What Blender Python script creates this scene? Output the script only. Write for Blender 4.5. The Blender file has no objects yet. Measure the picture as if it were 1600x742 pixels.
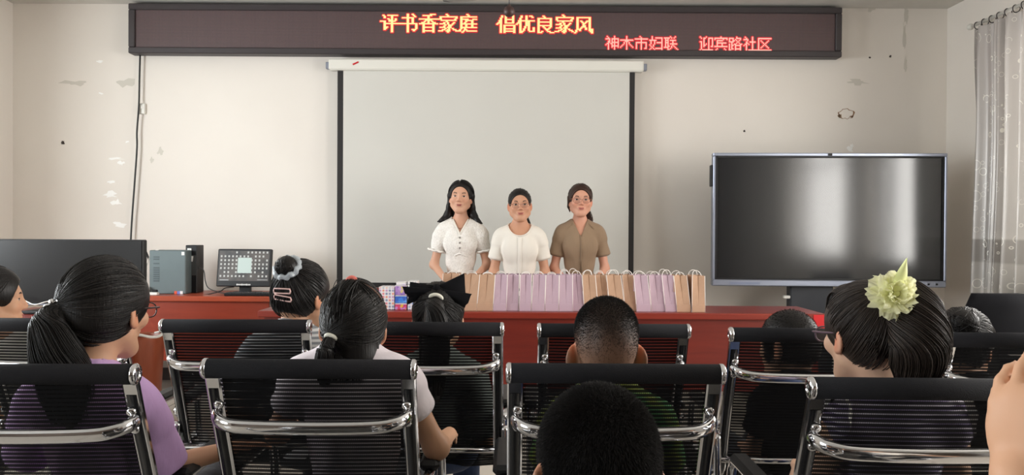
import bpy, math, random
import numpy as np
from mathutils import Vector, Matrix

SC = bpy.context.scene
COL = SC.collection
R = math.radians
random.seed(7)
RNG = np.random.default_rng(11)

# ------------------------------------------------------------------ camera
FPX, CX, CY = 1232.0, 800.0, 371.0
CAMZ = 1.25
cam_d = bpy.data.cameras.new('camera')
cam_d.sensor_width = 36.0
cam_d.lens = 36.0 * FPX / 1600.0
cam_d.clip_start = 0.05
cam = bpy.data.objects.new('camera', cam_d)
COL.objects.link(cam)
CAM_R = (Matrix.Rotation(R(90 - 0.53), 3, 'X') @ Matrix.Rotation(R(0.33), 3, 'Z'))
cam.matrix_world = Matrix.Translation((0, 0, CAMZ)) @ CAM_R.to_4x4()
SC.camera = cam

# ------------------------------------------------------------------ world, light, exposure
SC.view_settings.view_transform = 'Standard'
SC.view_settings.look = 'None'
SC.view_settings.exposure = -0.06
SC.view_settings.gamma = 1.0
SC.view_settings.use_curve_mapping = False
SC.cycles.max_bounces = 8
SC.cycles.transparent_max_bounces = 24
SC.cycles.sample_clamp_indirect = 6.0
SC.cycles.caustics_reflective = False
SC.cycles.caustics_refractive = False
wd = bpy.data.worlds.new('sky')
SC.world = wd
wd.use_nodes = True
bg = wd.node_tree.nodes['Background']
bg.inputs['Color'].default_value = (0.86, 0.94, 1.0, 1)
bg.inputs['Strength'].default_value = 1.1
XL, XR, YF, YB, ZC = -4.115, 3.57, 6.5, -3.0, 3.09      # room shell
WIN = {  # side: list of (y0, y1)
    'R': [(3.3, 5.55), (0.5, 2.6)],
    'L': [(2.6, 4.9), (-1.9, 0.2)],
}
WZ0, WZ1 = 0.92, 2.62
def daylight(name, x, y0, y1, power, col, sgn):
    l = bpy.data.lights.new(name, 'AREA')
    l.shape = 'RECTANGLE'
    l.size = (y1 - y0); l.size_y = WZ1 - WZ0
    l.energy = power; l.color = col
    o = bpy.data.objects.new(name, l)
    COL.objects.link(o)
    o.location = (x, (y0 + y1) / 2, (WZ0 + WZ1) / 2)
    o.rotation_euler = (R(90), 0, R(90 * sgn))
    return o
daylight('window_daylight', XR + 0.30, *WIN['R'][0], 165, (1.0, 0.965, 0.91), 1)
daylight('window_daylight', XR + 0.30, *WIN['R'][1], 200, (1.0, 0.965, 0.91), 1)
daylight('window_daylight', XL - 0.30, *WIN['L'][0], 235, (0.93, 0.98, 1.0), -1)
daylight('window_daylight', XL - 0.30, *WIN['L'][1], 150, (0.93, 0.98, 1.0), -1)

def P(px, py, d):
    """the point at depth d that the photograph shows at this pixel (used to measure the room)"""
    v = CAM_R @ Vector(((px - CX) / FPX, -(py - CY) / FPX, -1.0))
    v = v * (d / v.y)
    return Vector((v.x, v.y, v.z + CAMZ))

# ------------------------------------------------------------------ materials
def lin(r, g, b):
    return tuple((c / 12.92 if c <= 0.04045 else ((c + 0.055) / 1.055) ** 2.4) for c in (r / 255, g / 255, b / 255))
class NT:
    def __init__(s, name):
        s.m = bpy.data.materials.new(name); s.m.use_nodes = True
        s.t = s.m.node_tree; s.b = s.t.nodes['Principled BSDF']; s.out = s.t.nodes['Material Output']
    def n(s, kind, **kw):
        nd = s.t.nodes.new(kind)
        for k, v in kw.items():
            if k.startswith('i_'):
                key = k[2:]
                key = int(key) if key.isdigit() else key.replace('_', ' ')
                nd.inputs[key].default_value = v
            else: setattr(nd, k, v)
        return nd
    def l(s, a, b): s.t.links.new(a, b)
    def ramp(s, fac, stops):
        r = s.n('ShaderNodeValToRGB')
        e = r.color_ramp.elements
        while len(e) < len(stops): e.new(0.5)
        for el, (p, c) in zip(e, stops): el.position = p; el.color = (*c, 1)
        s.l(fac, r.inputs['Fac']); return r.outputs['Color']
def mat(name, c, rough=0.5, metal=0.0, spec=0.5, noise=0.0, nscale=8.0, bump=0.0, bscale=60.0, sheen=0.0, coat=0.0, stretch=(1, 1, 1), attr=None, bdist=0.01):
    t = NT(name); b = t.b
    b.inputs['Base Color'].default_value = (*c, 1)
    b.inputs['Roughness'].default_value = rough
    b.inputs['Metallic'].default_value = metal
    b.inputs['Specular IOR Level'].default_value = spec
    b.inputs['Sheen Weight'].default_value = sheen
    b.inputs['Coat Weight'].default_value = coat
    tc = t.n('ShaderNodeTexCoord'); mp = t.n('ShaderNodeMapping'); mp.inputs['Scale'].default_value = stretch
    t.l(tc.outputs['Object'], mp.inputs['Vector'])
    if attr:
        a = t.n('ShaderNodeAttribute', attribute_name=attr); t.l(a.outputs['Color'], b.inputs['Base Color'])
    elif noise > 0:
        nz = t.n('ShaderNodeTexNoise', i_Scale=nscale, i_Detail=5.0); t.l(mp.outputs[0], nz.inputs['Vector'])
        lo = tuple(x * (1 - noise) for x in c); hi = tuple(min(1, x * (1 + noise)) for x in c)
        t.l(t.ramp(nz.outputs['Fac'], [(0.3, lo), (0.7, hi)]), b.inputs['Base Color'])
    if bump > 0:
        nz = t.n('ShaderNodeTexNoise', i_Scale=bscale, i_Detail=4.0); t.l(mp.outputs[0], nz.inputs['Vector'])
        bp = t.n('ShaderNodeBump', i_Strength=bump, i_Distance=bdist); t.l(nz.outputs['Fac'], bp.inputs['Height'])
        t.l(bp.outputs['Normal'], b.inputs['Normal'])
    return t.m

M = {}
def wall_mat():
    t = NT('white_wall_paint'); tc = t.n('ShaderNodeTexCoord')
    n1 = t.n('ShaderNodeTexNoise', i_Scale=0.9, i_Detail=4.0); t.l(tc.outputs['Object'], n1.inputs['Vector'])
    c = t.ramp(n1.outputs['Fac'], [(0.3, lin(225, 218, 210)), (0.7, lin(232, 226, 218))])
    t.l(c, t.b.inputs['Base Color']); t.b.inputs['Roughness'].default_value = 0.75
    n2 = t.n('ShaderNodeTexNoise', i_Scale=14.0, i_Detail=6.0); t.l(tc.outputs['Object'], n2.inputs['Vector'])
    bp = t.n('ShaderNodeBump', i_Strength=0.08, i_Distance=0.01); t.l(n2.outputs['Fac'], bp.inputs['Height']); t.l(bp.outputs['Normal'], t.b.inputs['Normal'])
    return t.m
M['wall'] = wall_mat()
M['ceiling'] = mat('ceiling_paint', lin(205, 202, 196), 0.85, noise=0.04)
def tile_mat():
    t = NT('floor_tile'); tc = t.n('ShaderNodeTexCoord')
    br = t.n('ShaderNodeTexBrick', offset=0.0, squash=1.0); br.inputs['Scale'].default_value = 1.0
    br.inputs['Brick Width'].default_value = 0.6; br.inputs['Row Height'].default_value = 0.6; br.inputs['Mortar Size'].default_value = 0.004
    br.inputs['Color1'].default_value = (*lin(196, 188, 176), 1); br.inputs['Color2'].default_value = (*lin(188, 180, 168), 1); br.inputs['Mortar'].default_value = (*lin(120, 112, 104), 1)
    t.l(tc.outputs['Object'], br.inputs['Vector']); t.l(br.outputs['Color'], t.b.inputs['Base Color']); t.b.inputs['Roughness'].default_value = 0.25
    return t.m
M['tile'] = tile_mat()
M['dark_trim'] = mat('dark_baseboard', lin(58, 46, 44), 0.4)
M['white_metal'] = mat('white_enamel', lin(222, 220, 212), 0.4)
M['alu'] = mat('window_aluminium', lin(205, 206, 208), 0.35, 0.3)
def glass_mat():
    t = NT('window_glass'); tr = t.n('ShaderNodeBsdfTransparent'); gl = t.n('ShaderNodeBsdfGlossy', i_Roughness=0.02); mx = t.n('ShaderNodeMixShader')
    mx.inputs['Fac'].default_value = 0.06
    t.l(tr.outputs[0], mx.inputs[1]); t.l(gl.outputs[0], mx.inputs[2]); t.l(mx.outputs[0], t.out.inputs['Surface'])
    return t.m
M['glass'] = glass_mat()
def lens_mat(col, fac):
    t = NT('spectacle_lens'); tr = t.n('ShaderNodeBsdfTransparent'); tr.inputs['Color'].default_value = (*col, 1)
    gl = t.n('ShaderNodeBsdfGlossy', i_Roughness=0.02); mx = t.n('ShaderNodeMixShader'); mx.inputs['Fac'].default_value = fac
    t.l(tr.outputs[0], mx.inputs[1]); t.l(gl.outputs[0], mx.inputs[2]); t.l(mx.outputs[0], t.out.inputs['Surface'])
    return t.m
M['lens'] = lens_mat((0.93, 0.93, 0.95), 0.07)
def wood_mat(name, c1, c2, rough=0.3, sc=(0.6, 6, 6)):
    t = NT(name); tc = t.n('ShaderNodeTexCoord'); mp = t.n('ShaderNodeMapping'); mp.inputs['Scale'].default_value = sc
    nz = t.n('ShaderNodeTexNoise', i_Scale=4.0, i_Detail=8.0, i_Distortion=0.6)
    t.l(tc.outputs['Object'], mp.inputs['Vector']); t.l(mp.outputs[0], nz.inputs['Vector'])
    t.l(t.ramp(nz.outputs['Fac'], [(0.3, c1), (0.7, c2)]), t.b.inputs['Base Color']); t.b.inputs['Roughness'].default_value = rough
    return t.m
M['red_wood'] = wood_mat('red_lacquered_wood', lin(96, 27, 19), lin(112, 35, 24), 0.34)
M['orange_wood'] = wood_mat('orange_lacquered_wood', lin(150, 62, 38), lin(166, 72, 44), 0.32)
M['orange_panel'] = wood_mat('orange_brown_panel', lin(132, 48, 29), lin(146, 56, 34), 0.34)
M['chrome'] = mat('chrome', (0.62, 0.62, 0.64), 0.09, 1.0)
M['black_gloss'] = mat('black_gloss_strip', lin(26, 27, 30), 0.25, spec=0.4)
M['steel_dark'] = mat('socket_steel', (0.12, 0.12, 0.12), 0.35, 0.9)
M['black_fabric'] = mat('black_sleeve_fabric', lin(34, 34, 37), 0.85, spec=0.12, bump=0.25, bscale=500)
M['black_plastic'] = mat('black_plastic', lin(24, 24, 26), 0.45, spec=0.3)
M['black_frame'] = mat('black_metal_casing', lin(52, 46, 48), 0.45)
M['white_plastic'] = mat('white_plastic', lin(226, 224, 218), 0.45)
M['clear_plastic'] = mat('frosted_plastic', lin(214, 212, 204), 0.3)
M['cable_black'] = mat('black_cable', lin(30, 30, 30), 0.5)
M['cable_white'] = mat('white_cable', lin(215, 212, 205), 0.5)
M['pc_grey'] = mat('slate_grey_metal', lin(94, 106, 108), 0.5, 0.2, noise=0.04)
M['sticker'] = mat('white_sticker', lin(225, 225, 222), 0.6)
M['silver'] = mat('silver_bezel', lin(150, 156, 172), 0.32, 0.7)
M['tv_glass'] = mat('black_screen_glass', lin(22, 22, 24), 0.30, 0.0, 0.35)
M['board_glass'] = mat('anti_glare_screen', lin(34, 35, 37), 0.13, 0.0, 0.8)
M['screen_white'] = mat('projection_fabric', lin(206, 204, 198), 0.9, noise=0.012, nscale=2)
M['screen_black'] = mat('black_screen_border', lin(30, 27, 27), 0.7)
M['red_cloth'] = mat('bright_red_cloth', lin(190, 30, 34), 0.8)  # bright red for the lit end of the table front and the maker mark
def mesh_mat():
    # black woven seat net: ribs run across the chair, the gaps between them let light through
    t = NT('black_seat_netting'); uv = t.n('ShaderNodeUVMap'); sp = t.n('ShaderNodeSeparateXYZ'); t.l(uv.outputs[0], sp.inputs[0])
    m1 = t.n('ShaderNodeMath', operation='MULTIPLY', i_1=1 / 0.0105); t.l(sp.outputs['Y'], m1.inputs[0])
    fr = t.n('ShaderNodeMath', operation='FRACT'); t.l(m1.outputs[0], fr.inputs[0])
    gap = t.n('ShaderNodeMath', operation='LESS_THAN', i_1=0.27); t.l(fr.outputs[0], gap.inputs[0])
    m2 = t.n('ShaderNodeMath', operation='MULTIPLY', i_1=1 / 0.0042); t.l(sp.outputs['X'], m2.inputs[0])
    fx = t.n('ShaderNodeMath', operation='FRACT'); t.l(m2.outputs[0], fx.inputs[0])
    gx = t.n('ShaderNodeMath', operation='LESS_THAN', i_1=0.78); t.l(fx.outputs[0], gx.inputs[0])
    al = t.n('ShaderNodeMath', operation='MULTIPLY'); t.l(gap.outputs[0], al.inputs[0]); t.l(gx.outputs[0], al.inputs[1])
    a2 = t.n('ShaderNodeMath', operation='MULTIPLY_ADD', i_1=-0.48, i_2=0.972); t.l(al.outputs[0], a2.inputs[0])
    t.l(a2.outputs[0], t.b.inputs['Alpha'])
    t.b.inputs['Base Color'].default_value = (*lin(20, 20, 22), 1); t.b.inputs['Roughness'].default_value = 0.8; t.b.inputs['Specular IOR Level'].default_value = 0.1
    return t.m
M['net'] = mesh_mat()
def emit(name, c, s, base=(0.02, 0.02, 0.02)):
    t = NT(name); t.b.inputs['Base Color'].default_value = (*base, 1); t.b.inputs['Emission Color'].default_value = (*c, 1); t.b.inputs['Emission Strength'].default_value = s
    return t.m
M['led_red'] = emit('red_led_lens', (0.44, 0.004, 0.018), 1.0, (0.3, 0.02, 0.02))  # red halo around the lit diodes, painted as emission
M['led_core'] = emit('lit_led_core', (1.0, 0.66, 0.26), 1.5)
M['led_pink'] = emit('lit_small_led_core', (1.0, 0.40, 0.32), 1.4)
def led_panel_mat():
    t = NT('unlit_led_matrix'); uv = t.n('ShaderNodeUVMap'); sp = t.n('ShaderNodeSeparateXYZ'); t.l(uv.outputs[0], sp.inputs[0])
    ms = []
    for ax in ('X', 'Y'):
        f = t.n('ShaderNodeMath', operation='FRACT'); t.l(sp.outputs[ax], f.inputs[0])
        s = t.n('ShaderNodeMath', operation='SUBTRACT', i_1=0.5); t.l(f.outputs[0], s.inputs[0])
        a = t.n('ShaderNodeMath', operation='ABSOLUTE'); t.l(s.outputs[0], a.inputs[0])
        q = t.n('ShaderNodeMath', operation='LESS_THAN', i_1=0.27); t.l(a.outputs[0], q.inputs[0]); ms.append(q)
    m = t.n('ShaderNodeMath', operation='MULTIPLY'); t.l(ms[0].outputs[0], m.inputs[0]); t.l(ms[1].outputs[0], m.inputs[1])
    t.l(t.ramp(m.outputs[0], [(0.0, lin(52, 42, 46)), (1.0, lin(126, 100, 98))]), t.b.inputs['Base Color'])
    t.b.inputs['Roughness'].default_value = 0.55
    return t.m
M['led_panel'] = led_panel_mat()
M['skin'] = mat('skin', (0.5, 0.3, 0.2), 0.5, attr='col', spec=0.35)
M['skin'].node_tree.nodes['Principled BSDF'].inputs['Subsurface Weight'].default_value = 0.06
M['skin'].node_tree.nodes['Principled BSDF'].inputs['Subsurface Radius'].default_value = (0.012, 0.005, 0.003)
def hair_mat(name, c1, c2, rough=0.42, spec=0.26):
    t = NT(name); a = t.n('ShaderNodeAttribute', attribute_name='rnd')
    t.l(t.ramp(a.outputs['Fac'], [(0.0, c1), (1.0, c2)]), t.b.inputs['Base Color']); t.b.inputs['Roughness'].default_value = rough
    t.b.inputs['Specular IOR Level'].default_value = spec
    tc = t.n('ShaderNodeTexCoord'); mp = t.n('ShaderNodeMapping'); mp.inputs['Scale'].default_value = (1, 1, 0.12)
    nz = t.n('ShaderNodeTexNoise', i_Scale=260.0, i_Detail=3.0); t.l(tc.outputs['Object'], mp.inputs['Vector']); t.l(mp.outputs[0], nz.inputs['Vector'])
    bp = t.n('ShaderNodeBump', i_Strength=0.35, i_Distance=0.004); t.l(nz.outputs['Fac'], bp.inputs['Height']); t.l(bp.outputs['Normal'], t.b.inputs['Normal'])
    return t.m
M['crop'] = hair_mat('cropped_black_hair', (0.008, 0.007, 0.007), (0.020, 0.018, 0.017), 0.75, 0.12)
M['hair'] = hair_mat('black_hair', (0.007, 0.006, 0.006), (0.020, 0.017, 0.016))
M['hair_brown'] = hair_mat('dark_brown_hair', (0.016, 0.011, 0.009), (0.046, 0.034, 0.028))
M['hair_red'] = hair_mat('reddish_brown_hair', (0.030, 0.014, 0.010), (0.060, 0.030, 0.022))
M['eye_white'] = mat('eye_white', lin(214, 200, 192), 0.3)
M['eye_dark'] = mat('eye_iris', lin(28, 18, 15), 0.15)
M['brow'] = mat('eyebrow_hair', lin(44, 30, 26), 0.7)
M['lip'] = mat('lips', lin(168, 84, 80), 0.5)
def cloth(name, c, noise=0.0, nscale=10, rough=0.85, bump=0.3):
    t_m = mat(name, c, rough, noise=noise, nscale=nscale, bump=bump, bscale=9.0, sheen=0.15, bdist=0.03, stretch=(1.6, 1.6, 0.7))
    return t_m
M['purple'] = cloth('purple_cotton', lin(206, 168, 220))
M['lavender'] = cloth('pale_lilac_cotton', lin(240, 230, 237))
M['ivory'] = cloth('ivory_knit', lin(232, 226, 216), bump=0.12)
M['taupe'] = cloth('taupe_knit', lin(142, 118, 94), bump=0.2)
M['taupe_dark'] = cloth('taupe_placket', lin(126, 104, 82), bump=0.1)
M['dark_pants'] = cloth('dark_trousers', lin(36, 37, 44))
M['denim'] = cloth('blue_denim', lin(52, 68, 104), noise=0.2, nscale=80)
M['shoe'] = mat('dark_shoe', lin(40, 38, 38), 0.5)
M['black_cloth'] = mat('black_cotton', lin(22, 22, 25), 0.9, spec=0.1, bump=0.2, bscale=12)
def lace_mat():
    t = NT('white_textured_lace'); tc = t.n('ShaderNodeTexCoord'); vo = t.n('ShaderNodeTexVoronoi', i_Scale=85.0); t.l(tc.outputs['Object'], vo.inputs['Vector'])
    t.l(t.ramp(vo.outputs['Distance'], [(0.1, lin(226, 221, 214)), (0.6, lin(240, 236, 230))]), t.b.inputs['Base Color']); t.b.inputs['Roughness'].default_value = 0.8
    bp = t.n('ShaderNodeBump', i_Strength=0.5, i_Distance=0.006); t.l(vo.outputs['Distance'], bp.inputs['Height']); t.l(bp.outputs['Normal'], t.b.inputs['Normal'])
    return t.m
M['lace'] = lace_mat()
def stripe_mat(name, c1, c2, freq, axis='Z', duty=0.5):
    t = NT(name); tc = t.n('ShaderNodeTexCoord'); sp = t.n('ShaderNodeSeparateXYZ'); t.l(tc.outputs['Object'], sp.inputs[0])
    m1 = t.n('ShaderNodeMath', operation='MULTIPLY', i_1=freq); t.l(sp.outputs[axis], m1.inputs[0])
    f = t.n('ShaderNodeMath', operation='FRACT'); t.l(m1.outputs[0], f.inputs[0]); g = t.n('ShaderNodeMath', operation='LESS_THAN', i_1=duty); t.l(f.outputs[0], g.inputs[0])
    t.l(t.ramp(g.outputs[0], [(0.0, c1), (1.0, c2)]), t.b.inputs['Base Color']); t.b.inputs['Roughness'].default_value = 0.85
    return t.m
M['grey_stripe'] = stripe_mat('grey_white_striped_cotton', lin(230, 230, 232), lin(150, 154, 160), 64)
M['navy_stripe'] = stripe_mat('purple_grey_striped_knit', lin(112, 100, 130), lin(186, 178, 192), 60)
def olive_mat():
    t = NT('green_patterned_cotton'); tc = t.n('ShaderNodeTexCoord'); n = t.n('ShaderNodeTexNoise', i_Scale=9.0, i_Detail=2.0); t.l(tc.outputs['Object'], n.inputs['Vector'])
    t.l(t.ramp(n.outputs['Fac'], [(0.42, lin(30, 34, 28)), (0.5, lin(120, 128, 40)), (0.6, lin(66, 120, 70))]), t.b.inputs['Base Color']); t.b.inputs['Roughness'].default_value = 0.85
    return t.m
M['olive'] = olive_mat()
M['gold'] = mat('rose_gold_wire', lin(190, 140, 118), 0.25, 0.8)
M['dark_spec'] = mat('dark_spectacle_frame', lin(46, 30, 30), 0.3)
M['purple_spec'] = mat('plum_spectacle_frame', lin(92, 70, 84), 0.3)
M['silver_bead'] = mat('silver_beads', (0.75, 0.75, 0.76), 0.15, 1.0)
def tulle_mat():
    t = NT('pale_yellow_tulle'); t.b.inputs['Base Color'].default_value = (*lin(252, 252, 214), 1); t.b.inputs['Roughness'].default_value = 0.8
    tr = t.n('ShaderNodeBsdfTranslucent'); tr.inputs['Color'].default_value = (*lin(254, 254, 220), 1); tp = t.n('ShaderNodeBsdfTransparent')
    mx = t.n('ShaderNodeMixShader'); mx.inputs['Fac'].default_value = 0.42; t.l(t.b.outputs[0], mx.inputs[1]); t.l(tr.outputs[0], mx.inputs[2])
    m2 = t.n('ShaderNodeMixShader'); m2.inputs['Fac'].default_value = 0.10; t.l(mx.outputs[0], m2.inputs[1]); t.l(tp.outputs[0], m2.inputs[2]); t.l(m2.outputs[0], t.out.inputs['Surface'])
    return t.m
M['tulle'] = tulle_mat()
M['tulle_leaf'] = mat('pale_green_organza', lin(238, 244, 172), 0.6)
M['white_tie'] = mat('white_hair_tie', lin(226, 224, 210), 0.5)
M['coral_tie'] = mat('coral_hair_tie', lin(228, 120, 108), 0.5)
M['pink_clip'] = mat('pale_pink_clip', lin(224, 186, 180), 0.35)
M['grey_organza'] = mat('grey_organza', lin(170, 178, 184), 0.35)
M['kraft'] = mat('kraft_paper', lin(188, 152, 126), 0.8, noise=0.03, nscale=30)
M['lilac_paper'] = mat('lilac_paper', lin(190, 164, 178), 0.8, noise=0.02, nscale=30)
M['cord'] = mat('white_paper_cord', lin(238, 230, 224), 0.8)
M['bin'] = wood_mat('brown_leatherette', lin(132, 62, 38), lin(150, 76, 48), 0.4, (3, 3, 1))
M['liner'] = mat('white_bin_liner', lin(222, 220, 214), 0.5)

# ------------------------------------------------------------------ object helpers
def link(o, parent=None):
    COL.objects.link(o)
    if parent is not None: o.parent = parent
    return o
def tag(o, label=None, cat=None, group=None, kind=None):
    if label: o['label'] = label
    if cat: o['category'] = cat
    if group: o['group'] = group
    if kind: o['kind'] = kind
    return o
def empty(name, loc, rz=0.0, label=None, cat=None, group=None):
    o = bpy.data.objects.new(name, None); o.empty_display_size = 0.05
    COL.objects.link(o); o.location = loc; o.rotation_euler = (0, 0, rz)
    return tag(o, label, cat, group)
def children(o): return [c for c in SC.objects if c.parent == o]
def copy_tree(o, parent=None):
    c = o.copy(); COL.objects.link(c)
    if parent is not None: c.parent = parent
    for ch in list(o.children): copy_tree(ch, c)
    return c
class MB:
    """collects vertices and faces for ONE mesh object"""
    def __init__(s): s.v = []; s.f = []; s.mi = []; s.uv = {}; s.sm = []; s.n = 0
    def add(s, v, f, mi=0, smooth=True):
        v = np.asarray(v, float).reshape(-1, 3); b = s.n; s.v.append(v); s.n += len(v)
        for q in f: s.f.append(tuple(int(i) + b for i in q)); s.mi.append(mi); s.sm.append(smooth)
        return s
    def box(s, c, d, mi=0, rot=None, bev=0.0):
        c = np.asarray(c, float); h = np.asarray(d, float) / 2
        if bev <= 0:
            v = np.array([(x, y, z) for x in (-1, 1) for y in (-1, 1) for z in (-1, 1)], float) * h
            f = [(0, 1, 3, 2), (4, 6, 7, 5), (0, 4, 5, 1), (2, 3, 7, 6), (0, 2, 6, 4), (1, 5, 7, 3)]
        else:
            bev = min(bev, h.min() * 0.95); v = []; f = []; idx = {}
            for sx in (-1, 1):
                for sy in (-1, 1):
                    for sz in (-1, 1):
                        for a in range(3):
                            p = np.array([sx, sy, sz], float) * (h - bev); p[a] += (sx, sy, sz)[a] * bev
                            idx[(sx, sy, sz, a)] = len(v); v.append(p)
            I = lambda x, y, z, a: idx[(x, y, z, a)]
            for q in (-1, 1):
                f.append([I(q, -1, -1, 0), I(q, 1, -1, 0), I(q, 1, 1, 0), I(q, -1, 1, 0)][::q])
                f.append([I(-1, q, -1, 1), I(1, q, -1, 1), I(1, q, 1, 1), I(-1, q, 1, 1)][::-q])
                f.append([I(-1, -1, q, 2), I(1, -1, q, 2), I(1, 1, q, 2), I(-1, 1, q, 2)][::q])
            for a, b_, c_ in ((0, 1, 2), (0, 2, 1), (1, 2, 0)):
                for s1 in (-1, 1):
                    for s2 in (-1, 1):
                        k = []
                        for (s3, ax) in ((-1, a), (1, a), (1, b_), (-1, b_)):
                            t = [0, 0, 0]; t[a] = s1; t[b_] = s2; t[c_] = s3; k.append(idx[(*t, ax)])
                        f.append(k)
            for sx in (-1, 1):
                for sy in (-1, 1):
                    for sz in (-1, 1): f.append([I(sx, sy, sz, 0), I(sx, sy, sz, 1), I(sx, sy, sz, 2)])
            v = np.array(v)
        if rot is not None: v = v @ np.asarray(rot).T
        return s.add(v + c, f, mi, False)
    def tube(s, path, r, n=10, mi=0, close=True, flat=None, up=None):
        p = np.asarray(path, float); m = len(p); r = np.broadcast_to(np.asarray(r, float), (m,))
        t = np.gradient(p, axis=0); t /= np.linalg.norm(t, axis=1, keepdims=True) + 1e-12
        u = np.array(up if up is not None else ((0, 0, 1) if abs(t[0][2]) < 0.9 else (0, 1, 0)), float)
        V = []
        for i in range(m):
            a = u - t[i] * (u @ t[i]); a /= np.linalg.norm(a) + 1e-12; b = np.cross(t[i], a); u = a if up is None else u
            an = np.arange(n) * 2 * math.pi / n
            fa, fb = flat if flat is not None else (1, 1)
            V.append(p[i] + r[i] * (fa * np.cos(an)[:, None] * a + fb * np.sin(an)[:, None] * b))
        V = np.concatenate(V); F = []
        for i in range(m - 1):
            for j in range(n):
                k = (j + 1) % n; F.append((i * n + j, i * n + k, (i + 1) * n + k, (i + 1) * n + j))
        if close: F.append(tuple(range(n))[::-1]); F.append(tuple((m - 1) * n + j for j in range(n)))
        return s.add(V, F, mi)
    def lathe(s, prof, n=24, mi=0, c=(0, 0, 0), axis='Z'):
        V = []; m = len(prof)
        for (r, z) in prof:
            for j in range(n):
                a = 2 * math.pi * j / n; q = (r * math.cos(a), r * math.sin(a), z)
                if axis == 'X': q = (q[2], q[0], q[1])
                if axis == 'Y': q = (q[0], -q[2], q[1]) if False else (q[1], q[2], q[0])
                V.append(q)
        F = []
        for i in range(m - 1):
            for j in range(n):
                k = (j + 1) % n; F.append((i * n + j, i * n + k, (i + 1) * n + k, (i + 1) * n + j))
        F.append(tuple(range(n))[::-1]); F.append(tuple((m - 1) * n + j for j in range(n)))
        return s.add(np.array(V) + np.array(c), F, mi)
    def ball(s, c, r, n=12, mi=0, rot=None):
        r = np.broadcast_to(np.asarray(r, float), (3,)); V = []; m = n // 2 + 1
        for i in range(m):
            th = math.pi * i / (m - 1)
            for j in range(n):
                a = 2 * math.pi * j / n; V.append((math.sin(th) * math.cos(a), math.sin(th) * math.sin(a), math.cos(th)))
        V = np.array(V) * r
        if rot is not None: V = V @ np.asarray(rot).T
        F = []
        for i in range(m - 1):
            for j in range(n):
                k = (j + 1) % n; F.append((i * n + j, (i + 1) * n + j, (i + 1) * n + k, i * n + k))
        return s.add(V + np.array(c), F, mi)
    def grid(s, pts, mi=0, smooth=True, wrap=False):
        """pts: (a, b, 3) array"""
        pts = np.asarray(pts, float); a, b = pts.shape[:2]; F = []
        for i in range(a - 1):
            for j in range(b if wrap else b - 1):
                k = (j + 1) % b; F.append((i * b + j, i * b + k, (i + 1) * b + k, (i + 1) * b + j))
        return s.add(pts.reshape(-1, 3), F, mi, smooth)
    def build(s, name, mats, parent=None, attrs=None, uv=None):
        mats = mats if isinstance(mats, (list, tuple)) else [mats]
        me = bpy.data.meshes.new(name)
        V = np.concatenate(s.v) if s.v else np.zeros((0, 3))
        me.from_pydata(V.tolist(), [], s.f)
        for m_ in mats: me.materials.append(m_)
        me.polygons.foreach_set('material_index', s.mi)
        me.polygons.foreach_set('use_smooth', s.sm)
        if attrs:
            for k, val in attrs.items():
                val = np.asarray(val, np.float32)
                if val.ndim == 1:
                    at = me.attributes.new(k, 'FLOAT', 'POINT'); at.data.foreach_set('value', val)
                else:
                    at = me.attributes.new(k, 'FLOAT_COLOR', 'POINT'); at.data.foreach_set('color', np.c_[val, np.ones(len(val))].astype(np.float32).ravel())
        if uv is not None:
            ul = me.uv_layers.new(name='UVMap'); li = np.zeros(len(me.loops), np.int32); me.loops.foreach_get('vertex_index', li)
            ul.data.foreach_set('uv', np.asarray(uv, np.float32)[li].ravel())
        me.update()
        return link(bpy.data.objects.new(name, me), parent)
def catmull(pts, n=6):
    p = [np.asarray(q, float) for q in pts]; p = [2 * p[0] - p[1]] + p + [2 * p[-1] - p[-2]]; out = []
    for i in range(1, len(p) - 2):
        for k in range(n):
            t = k / n
            out.append(0.5 * (2 * p[i] + (p[i + 1] - p[i - 1]) * t + (2 * p[i - 1] - 5 * p[i] + 4 * p[i + 1] - p[i + 2]) * t * t + (3 * p[i] - p[i - 1] - 3 * p[i + 1] + p[i + 2]) * t ** 3))
    out.append(p[-2]); return np.array(out)

# ------------------------------------------------------------------ room shell
def struct(name, mb, m, parent=None, **kw):
    return tag(mb.build(name, m, parent, **kw), kind='structure')
T = 0.24
struct('floor', MB().box(((XL + XR) / 2, (YF + YB) / 2, -0.05), (XR - XL + 2 * T, YF - YB + 2 * T, 0.1)), M['tile'])
struct('ceiling', MB().box(((XL + XR) / 2, (YF + YB) / 2, ZC + 0.05), (XR - XL + 2 * T, YF - YB + 2 * T, 0.1)), M['ceiling'])
wall_front = struct('wall_front', MB().box(((XL + XR) / 2, YF + T / 2, ZC / 2), (XR - XL + 2 * T, T, ZC)), M['wall'])
struct('wall_back', MB().box(((XL + XR) / 2, YB - T / 2, ZC / 2), (XR - XL + 2 * T, T, ZC)), mat('brown_wall_panelling', lin(92, 78, 66), 0.6, noise=0.1, nscale=3))  # unseen wall, coloured dark to keep the chrome reflections dim
nwin = 0
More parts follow.
